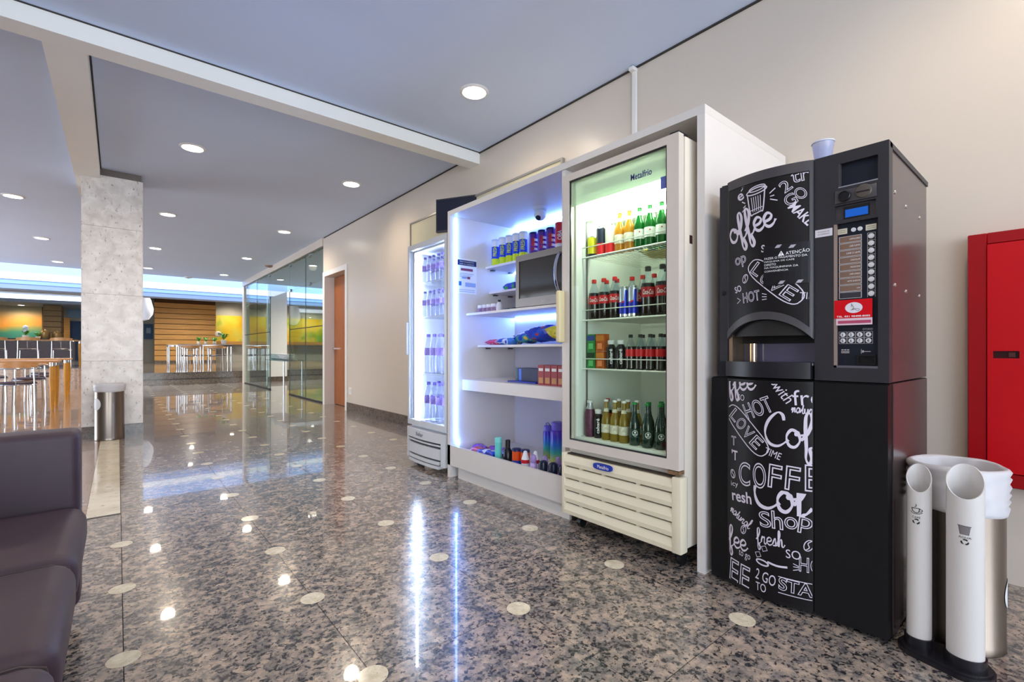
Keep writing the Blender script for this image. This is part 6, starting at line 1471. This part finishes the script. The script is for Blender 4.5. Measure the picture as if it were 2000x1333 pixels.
spots = [((-1.26, 11.16, 0), 0.0, 'dining chair with dark seat and curved wood back, closest to the sofa'), ((-1.98, 11.2, 0), 0.1, 'dining chair at the picture edge beside the nearest table'),
         ((-1.3, 12.78, 0), PI, 'dining chair on the far side of the nearest wooden table'), ((-1.25, 13.95, 0), 0.0, 'dining chair on the near side of the second wooden table'),
         ((-1.95, 13.95, 0), 0.05, 'second dining chair on the near side of the second wooden table'), ((-1.35, 15.6, 0), PI, 'dining chair on the far side of the second wooden table'),
         ((-1.3, 19.6, 0.57), 0, 'dining chair at the right of the long raised table'), ((-2.0, 19.6, 0.57), 0, 'dining chair in the middle of the long raised table'), ((-2.65, 19.6, 0.57), 0, 'dining chair at the left of the long raised table')]
for k, (loc, rz, lb) in enumerate(spots):
    if k == 0: ch.location = loc; ch.rotation_euler = (0, 0, rz); ch['label'] = lb; ch['group'] = 'chrome and wood dining chairs'
    else: dup(ch, loc, rz, lb, 'chrome and wood dining chairs')
M_LEAF = mat('leaf_green', (52, 120, 40), 0.45, vary=0.3, vscale=30); M_VASE = mat('vase_white', (206, 208, 206), 0.3)
def plant(x, y, z, s_, label, seed):
    rnd = random.Random(seed)
    t = thing('potted_plant', label, 'plant', (x, y, z), 'small table plants')
    MB().lathe([(0.035 * s_, 0), (0.05 * s_, 0.02 * s_), (0.06 * s_, 0.1 * s_), (0.05 * s_, 0.105 * s_)], (x, y, z), 14).build('pot', M_VASE, t, smooth=True)
    for k in range(9):
        a = 2 * PI * k / 9 + rnd.random(); l_ = (0.09 + 0.06 * rnd.random()) * s_; up = (0.08 + 0.08 * rnd.random()) * s_; w__ = 0.035 * s_
        b0 = Vector((x, y, z + 0.1 * s_)); d_ = Vector((math.cos(a), math.sin(a), 0)); sd = Vector((-d_.y, d_.x, 0))
        p1 = b0 + d_ * l_ * 0.5 + Vector((0, 0, up)); p2 = b0 + d_ * l_ + Vector((0, 0, up * 0.8))
        MB().add([b0, p1 + sd * w__, p2, p1 - sd * w__, p1 + Vector((0, 0, 0.01))], [(0, 1, 4), (1, 2, 4), (2, 3, 4), (3, 0, 4)]).build('leaf', M_LEAF, t)
    return t
p = on_y(50, 665, 20.3); fp = plant(p[0], 20.3, 1.36, 1.3, 'flowering plant with pale bloom in a white pot on the long raised table', 1)
MB().lathe([(0.0, 0.0), (0.05, 0.03), (0.075, 0.1), (0.06, 0.2), (0.0, 0.25)], (p[0], 20.3, 1.56), 12, caps=False).build('bloom', mat('flower_pale', (196, 210, 228), 0.5), fp, smooth=True)
p = on_y(74, 665, 20.4); plant(p[0], 20.4, 1.36, 1.0, 'smaller green plant right of the first on the long raised table', 2)
# steel legged tables on the right platform
def steel_table(x0_, x1_, y0_, y1_, z0_, h, label):
    t = thing('bar_table', label, 'table', ((x0_ + x1_) / 2, (y0_ + y1_) / 2, z0_), 'steel legged tables on the platform')
    box('tabletop', mat('table_top_pale', (186, 172, 158), 0.3), t, x0_, x1_, y0_, y1_, z0_ + h - 0.03, z0_ + h)
    fr_ = MB()
    for q in ((x0_, x1_, y0_, y0_ + 0.04), (x0_, x1_, y1_ - 0.04, y1_), (x0_, x0_ + 0.04, y0_ + 0.04, y1_ - 0.04), (x1_ - 0.04, x1_, y0_ + 0.04, y1_ - 0.04)): fr_.box(*q, z0_ + h - 0.08, z0_ + h - 0.0301)
    fr_.build('apron', M_CHROME, t)
    for x in (x0_ + 0.03, x1_ - 0.03):
        for y in (y0_ + 0.03, y1_ - 0.03): MB().lathe([(0.028, 0), (0.028, h - 0.081)], (x, y, z0_), 12).build('leg', M_CHROME, t, smooth=True)
for k, (x0_, x1_, y0_) in enumerate(((2.28, 3.2, 19.75), (1.95, 2.75, 21.2), (1.62, 2.2, 20.3), (1.42, 1.9, 21.5))):
    steel_table(x0_, x1_, y0_, y0_ + 0.8, 0.36, 0.9, ['steel legged table nearest the platform edge, right of the group', 'steel legged table behind the nearest one, towards the wooden wall', 'narrow steel legged table left of the nearest one', 'leftmost narrow steel legged table on the platform'][k])
for k, (x, y, rz) in enumerate(((2.6, 19.35, 0.0), (2.95, 20.9, PI), (1.9, 19.72, 0.2), (2.2, 20.85, 0.1), (4.05, 20.6, 0.6), (4.3, 22.0, 2.0))):
    dup(ch, (x, y, 0.36), rz, ['chair tucked at the nearest steel legged table', 'chair behind the nearest steel legged table', 'chair at the narrow left steel legged table', 'chair between the steel legged tables', 'chair beside the partition post on the platform', 'chair further back beside the yellow wall painting'][k], 'chairs on the platform')
for k, (u_, x0y) in enumerate(((388, (2.0, 21.6)), (402, (2.25, 21.5)), (419, (2.55, 21.4)), (437, (2.75, 20.15)))):
    p = on_y(u_, 673, x0y[1]); plant(p[0], x0y[1], 1.26, 1.1 if k < 3 else 1.6, 'small green plant on the steel legged tables, %s from the left' % ordinal(k), 10 + k)
# wooden slat wall on the platform
M_SLAT = mat('slat_wood', (214, 164, 98), 0.4, vary=0.14, vscale=3, stretch=(0.5, 6, 6))
ws = MB(); xa, xb = on_y(302, 600, 32)[0], on_y(421, 600, 32)[0]
ws.box(xa, xb, 32.03, 32.3, 0.36, 3.95)
slw = ws.build('wall_slatted', mat('slat_gap', (92, 62, 32), 0.7), kind='structure'); slw['label'] = 'wall of wide horizontal honey coloured wood boards'
hb = 0.29
for k in range(12):
    z0_ = 0.48 + k * hb
    if z0_ + hb > 3.95: break
    box('board', M_SLAT, slw, xa - 0.01, xb + 0.01, 31.97 - 0.008 * (k % 2), 32.029, z0_, z0_ + hb - 0.03)
box('skirting', G_STEP, slw, xa, xb, 31.95, 32.029, 0.361, 0.478)
# paintings
def painting_mat(name, stops, scale, warp, seed):
    m = bpy.data.materials.new(name); m.use_nodes = True; nt = m.node_tree; N = nt.nodes; L = nt.links; b = N['Principled BSDF']; b.inputs['Roughness'].default_value = 0.6
    tc = N.new('ShaderNodeTexCoord'); nz = N.new('ShaderNodeTexNoise'); nz.inputs['Scale'].default_value = scale; nz.inputs['Detail'].default_value = 3
    mp = N.new('ShaderNodeMapping'); mp.inputs['Location'].default_value = (seed, seed * 2, 0); L.new(tc.outputs['Object'], mp.inputs[0]); L.new(mp.outputs[0], nz.inputs['Vector'])
    sp = N.new('ShaderNodeSeparateXYZ'); L.new(tc.outputs['Generated'], sp.inputs[0])
    ma = N.new('ShaderNodeMath'); ma.operation = 'MULTIPLY_ADD'; ma.inputs[1].default_value = warp; L.new(nz.outputs['Fac'], ma.inputs[0])
    sb_ = N.new('ShaderNodeMath'); sb_.operation = 'ADD'; sb_.inputs[1].default_value = -warp / 2; L.new(sp.outputs[2], sb_.inputs[0]); L.new(sb_.outputs[0], ma.inputs[2])
    rp = N.new('ShaderNodeValToRGB')
    while len(rp.color_ramp.elements) < len(stops): rp.color_ramp.elements.new(0.5)
    for k, (p_, c_) in enumerate(stops): rp.color_ramp.elements[k].position = p_; rp.color_ramp.elements[k].color = (*lin(c_), 1)
    L.new(ma.outputs[0], rp.inputs['Fac']); L.new(rp.outputs['Color'], b.inputs['Base Color'])
    return m
YW = 33.18
x1_ = on_y(82, 600, YW)[0]; zb_, zt_ = on_y(40, 661, YW)[2], on_y(40, 593, YW)[2]
pa = thing('wall_painting', 'large orange and teal abstract painting on the far left dining wall', 'painting', (-4, YW, zb_))
box('canvas', painting_mat('orange_painting', [(0.0, (50, 130, 130)), (0.2, (60, 140, 120)), (0.32, (150, 150, 80)), (0.42, (222, 150, 60)), (0.6, (226, 166, 84)), (0.8, (214, 196, 150)), (1.0, (190, 190, 170))], 0.8, 0.5, 3.0), pa, -6.2, x1_, YW - 0.05, YW + 0.015, zb_, zt_)
box('frame', mat('painting_frame', (110, 84, 52), 0.4), pa, x1_ + 0.001, x1_ + 0.06, YW - 0.06, YW + 0.015, zb_, zt_)
xa2 = on_y(419, 640, YW)[0]; zb2, zt2 = on_y(445, 667, YW)[2], on_y(445, 617, YW)[2]
pb = thing('wall_mural', 'long yellow and green mural on the far dining wall behind the glass', 'mural', (8, YW, zb2))
def mural_mat():
    m = bpy.data.materials.new('yellow_mural'); m.use_nodes = True; nt = m.node_tree; N = nt.nodes; L = nt.links; b = N['Principled BSDF']; b.inputs['Roughness'].default_value = 0.6
    tc = N.new('ShaderNodeTexCoord'); nz = N.new('ShaderNodeTexNoise'); nz.inputs['Scale'].default_value = 0.55; nz.inputs['Detail'].default_value = 4
    L.new(tc.outputs['Object'], nz.inputs['Vector']); rp = N.new('ShaderNodeValToRGB')
    st_ = [(0.3, (222, 150, 50)), (0.42, (230, 200, 40)), (0.52, (226, 214, 90)), (0.6, (150, 190, 50)), (0.72, (110, 160, 50))]
    while len(rp.color_ramp.elements) < len(st_): rp.color_ramp.elements.new(0.5)
    for k, (p_, c_) in enumerate(st_): rp.color_ramp.elements[k].position = p_; rp.color_ramp.elements[k].color = (*lin(c_), 1)
    L.new(nz.outputs['Fac'], rp.inputs['Fac']); L.new(rp.outputs['Color'], b.inputs['Base Color']); return m
box('canvas', mural_mat(), pb, xa2, 12.9, YW - 0.04, YW + 0.015, zb2, zt2)
box('ledge', M_SLAT, pb, xa2, 12.9, YW - 0.18, YW + 0.015, zb2 - 0.2, zb2 - 0.001)
# slatted pillar, blue door, counter with urns at the far left
xp0, xp1 = on_y(85, 620, 31.2)[0], on_y(118, 620, 31.2)[0]
pl = MB(); pl.box(xp0, xp1, 31.2, 32.6, 0.57, 3.2)
plr = pl.build('column_slatted', mat('pillar_gap', (70, 58, 42), 0.7), kind='structure'); plr['label'] = 'pillar clad in grey brown horizontal boards'
M_PILL = mat('pillar_board', (150, 128, 92), 0.45, vary=0.08, vscale=4)
for k in range(10):
    z0_ = 0.6 + 0.26 * k
    if z0_ + 0.25 > 3.2: break
    box('board', M_PILL, plr, xp0 - 0.01, xp1 + 0.012, 31.16, 31.199, z0_, z0_ + 0.235)
    box('board', M_PILL, plr, xp1 + 0.0005, xp1 + 0.03, 31.2, 32.6, z0_, z0_ + 0.235)
xd0, xd1 = on_y(137, 640, YW)[0], on_y(170, 640, YW)[0]
dr = MB(); dr.box(xd0, xd1, YW - 0.06, YW + 0.015, 0.57, 2.55)
d2_ = dr.build('door_2', mat('blue_door', (38, 70, 116), 0.45), kind='structure'); d2_['label'] = 'dark blue door at the far left of the dining hall'
box('door_casing', M_SLAT, d2_, xd0 - 0.3, xd0 - 0.001, YW - 0.1, YW + 0.015, 0.57, 2.7)
box('transom_pane', mat('transom_blue', (120, 160, 200), 0.2), d2_, xd0 - 0.1, xd1, YW - 0.05, YW + 0.015, 2.72, 3.15)
ctr = thing('serving_counter', 'dark topped serving counter under the orange painting', 'counter', (-3, 28, 0.57))
box('carcass', mat('counter_front', (62, 60, 72), 0.45, vary=0.1), ctr, -5.0, -1.45, 27.6, 28.4, 0.57, 1.48)
box('counter_top', M_BLACK, ctr, -5.05, -1.4, 27.55, 28.45, 1.4801, 1.53)
M_BRASS = mat('urn_brass', (150, 124, 84), 0.3, metal=0.7)
for k, (u_, s_) in enumerate(((87, 0.8), (111, 0.68))):
    x = on_y(u_, 655, 28.0)[0]
    t = thing('serving_urn', ['tall brass serving urn with domed lid on the counter', 'shorter brass serving urn right of the tall one'][k], 'urn', (x, 28.0, 1.53), 'brass urns')
    MB().lathe([(0.2 * s_, 0), (0.22 * s_, 0.03), (0.22 * s_, 0.34 * s_)], (x, 28, 1.53), 20).build('drum', M_BRASS, t, smooth=True)
    MB().lathe([(0.18 * s_, 0.341 * s_), (0.12 * s_, 0.44 * s_), (0.03 * s_, 0.5 * s_), (0.03 * s_, 0.56 * s_), (0, 0.57 * s_)], (x, 28, 1.53), 20, caps=False).build('lid', M_BRASS, t, smooth=True)
# pendant lamp and wall panel seen right of the column
pe = thing('pendant_lamp', 'large white egg shaped pendant hanging just right of the column', 'lamp', (0.86, 20.5, 2.06))
pxx = on_y(281, 600, 20.5)[0]
MB().lathe([(0.0, 0.0), (0.14, 0.04), (0.25, 0.22), (0.27, 0.4), (0.2, 0.72), (0.1, 0.88), (0.0, 0.93)], (pxx, 20.5, 2.06), 24, caps=False).build('shade', mat('shade_white', (232, 236, 246), 0.5, emit=(225, 235, 255), power=0.25), pe, smooth=True)
MB().tube([(pxx, 20.5, 2.99), (pxx, 20.5, 3.6)], 0.008, 6).build('cord', M_BLACK, pe)
p = on_y(290, 648, YW)
si = thing('wall_panel', 'small blue framed panel on the grey dining wall', 'panel', (p[0], YW, p[2] - 0.4))
box('plate', mat('panel_blue', (60, 96, 140), 0.4), si, p[0] - 0.2, p[0] + 0.2, YW - 0.03, YW + 0.015, p[2] - 0.42, p[2] + 0.42)
box('inner_face', mat('panel_pale', (150, 180, 206), 0.3), si, p[0] - 0.1, p[0] + 0.1, YW - 0.035, YW - 0.0301, p[2] - 0.1, p[2] + 0.2)
p = on_y(427, 653, YW - 0.2)
sc_ = thing('wall_speaker', 'small white round lamp fixed at the edge of the wooden wall', 'lamp', (4.5, 31.9, 1.9))
q_ = on_y(426, 653, 31.9)
MB().lathe([(0.0, -0.12), (0.12, -0.1), (0.17, 0.0), (0.12, 0.1), (0.0, 0.12)], (q_[0], 31.9, q_[2]), 18, caps=False, axis='Y').build('disc', M_WHITE, sc_, smooth=True)
box('arm', M_DARKMETAL, sc_, q_[0] - 0.02, q_[0] + 0.25, 31.76, 32.2, q_[2] - 0.05, q_[2] + 0.05)
# table with stacked bowls behind the open glass door
tt = thing('buffet_table', 'narrow steel table carrying stacked bowls behind the glass partition', 'table', (3.5, 13.9, 0))
box('tabletop', mat('buffet_top', (120, 140, 142), 0.2), tt, 3.2, 3.72, 12.9, 14.75, 0.76, 0.79)
for x in (3.24, 3.68):
    for y in (12.95, 14.7): MB().lathe([(0.02, 0), (0.02, 0.759)], (x, y, 0), 10).build('leg', M_CHROME, tt, smooth=True)
M_CHINA = mat('china_white', (224, 230, 232), 0.25)
for k, (x, y) in enumerate(((3.36, 13.0), (3.4, 13.4), (3.36, 13.75), (3.42, 14.15), (3.38, 14.5))):
    lb = 'stack of white bowls on the buffet table, %s from the right' % ordinal(k)
    t = thing('bowl_stack', lb, 'bowls', (x, y, 0.79), 'white bowls on the buffet table')
    for q in range(4): MB().lathe([(0.06, 0.0), (0.1, 0.02), (0.15, 0.05), (0.145, 0.055), (0.09, 0.03), (0.0, 0.02)], (x, y, 0.79 + 0.032 * q), 18).build('bowl', M_CHINA, t, smooth=True)
wp_ = MB().lathe([(0.02, 0.0), (0.024, 0.05), (0.035, 0.5), (0.032, 0.75)], (3.95, 15.3, 0), 12)
# smoke detector and fittings on the ceiling
for k, (u, v) in enumerate(((526, 519), (368, 541))):
    p = on_z(u, v, CZ)
    t = thing('smoke_detector', ['small brown ceiling detector above the glass partition', 'small white ceiling detector before the lit cove'][k], 'detector', (p[0], p[1], CZ - 0.05))
    MB().lathe([(0.11, 0.0), (0.1, -0.03), (0.06, -0.04)], (p[0], p[1], CZ), 16, caps=True).build('dome', mat('detector_%d' % k, (150, 128, 112) if k == 0 else (214, 214, 214), 0.5), t, smooth=True)
    MB().lathe([(0.03, -0.0401), (0.028, -0.05)], (p[0], p[1], CZ), 12, caps=True).build('sensor', M_GASKET, t)
# picture lights, then unseen lamps added to brighten the dining hall
for k, (x, y, z, w__) in enumerate(((-3.55, 32.3, 3.2, 220), (5.2, 32.2, 3.95, 190), (7.5, 32.2, 3.95, 190), (9.8, 32.2, 3.95, 190), (11.8, 32.2, 3.95, 190))):
    downlight(x, y, z, ['warm downlight washing the orange painting', 'downlight washing the mural next to the wooden wall', 'downlight washing the mural, second from the wooden wall', 'downlight washing the mural, third from the wooden wall', 'downlight washing the mural at its right end'][k], w__, 'picture lights', 0.14)
for k, (x, y) in enumerate(((2.9, 29.0), (2.4, 24.5), (6.0, 24.5), (9.5, 24.5), (6.0, 20.5), (9.5, 20.5), (2.4, 20.5))):
    downlight(x, y, 3.95, 'added unseen dining hall downlight over the right platform, %s counted from the wooden wall' % ordinal(k), 640, 'added dining hall downlights', 0.14, (1.0, 0.9, 0.76))
for k, (x, y) in enumerate(((-1.3, 21), (-3.5, 21), (-1.3, 25), (-3.5, 25))):
    downlight(x, y, 3.6, 'added unseen dining hall downlight over the raised left floor, %s counted from the front' % ordinal(k), 380, 'added dining hall downlights', 0.14, (1.0, 0.9, 0.76))
for k, (x, y) in enumerate(((5.5, 9.0), (5.5, 12.5), (5.5, 15.5), (9.0, 12.5))):
    downlight(x, y, CZ, 'downlight in the room behind the glass partition, %s counted from the front' % ordinal(k), 330, 'downlights behind the glass', tint=(1.0, 0.92, 0.82))
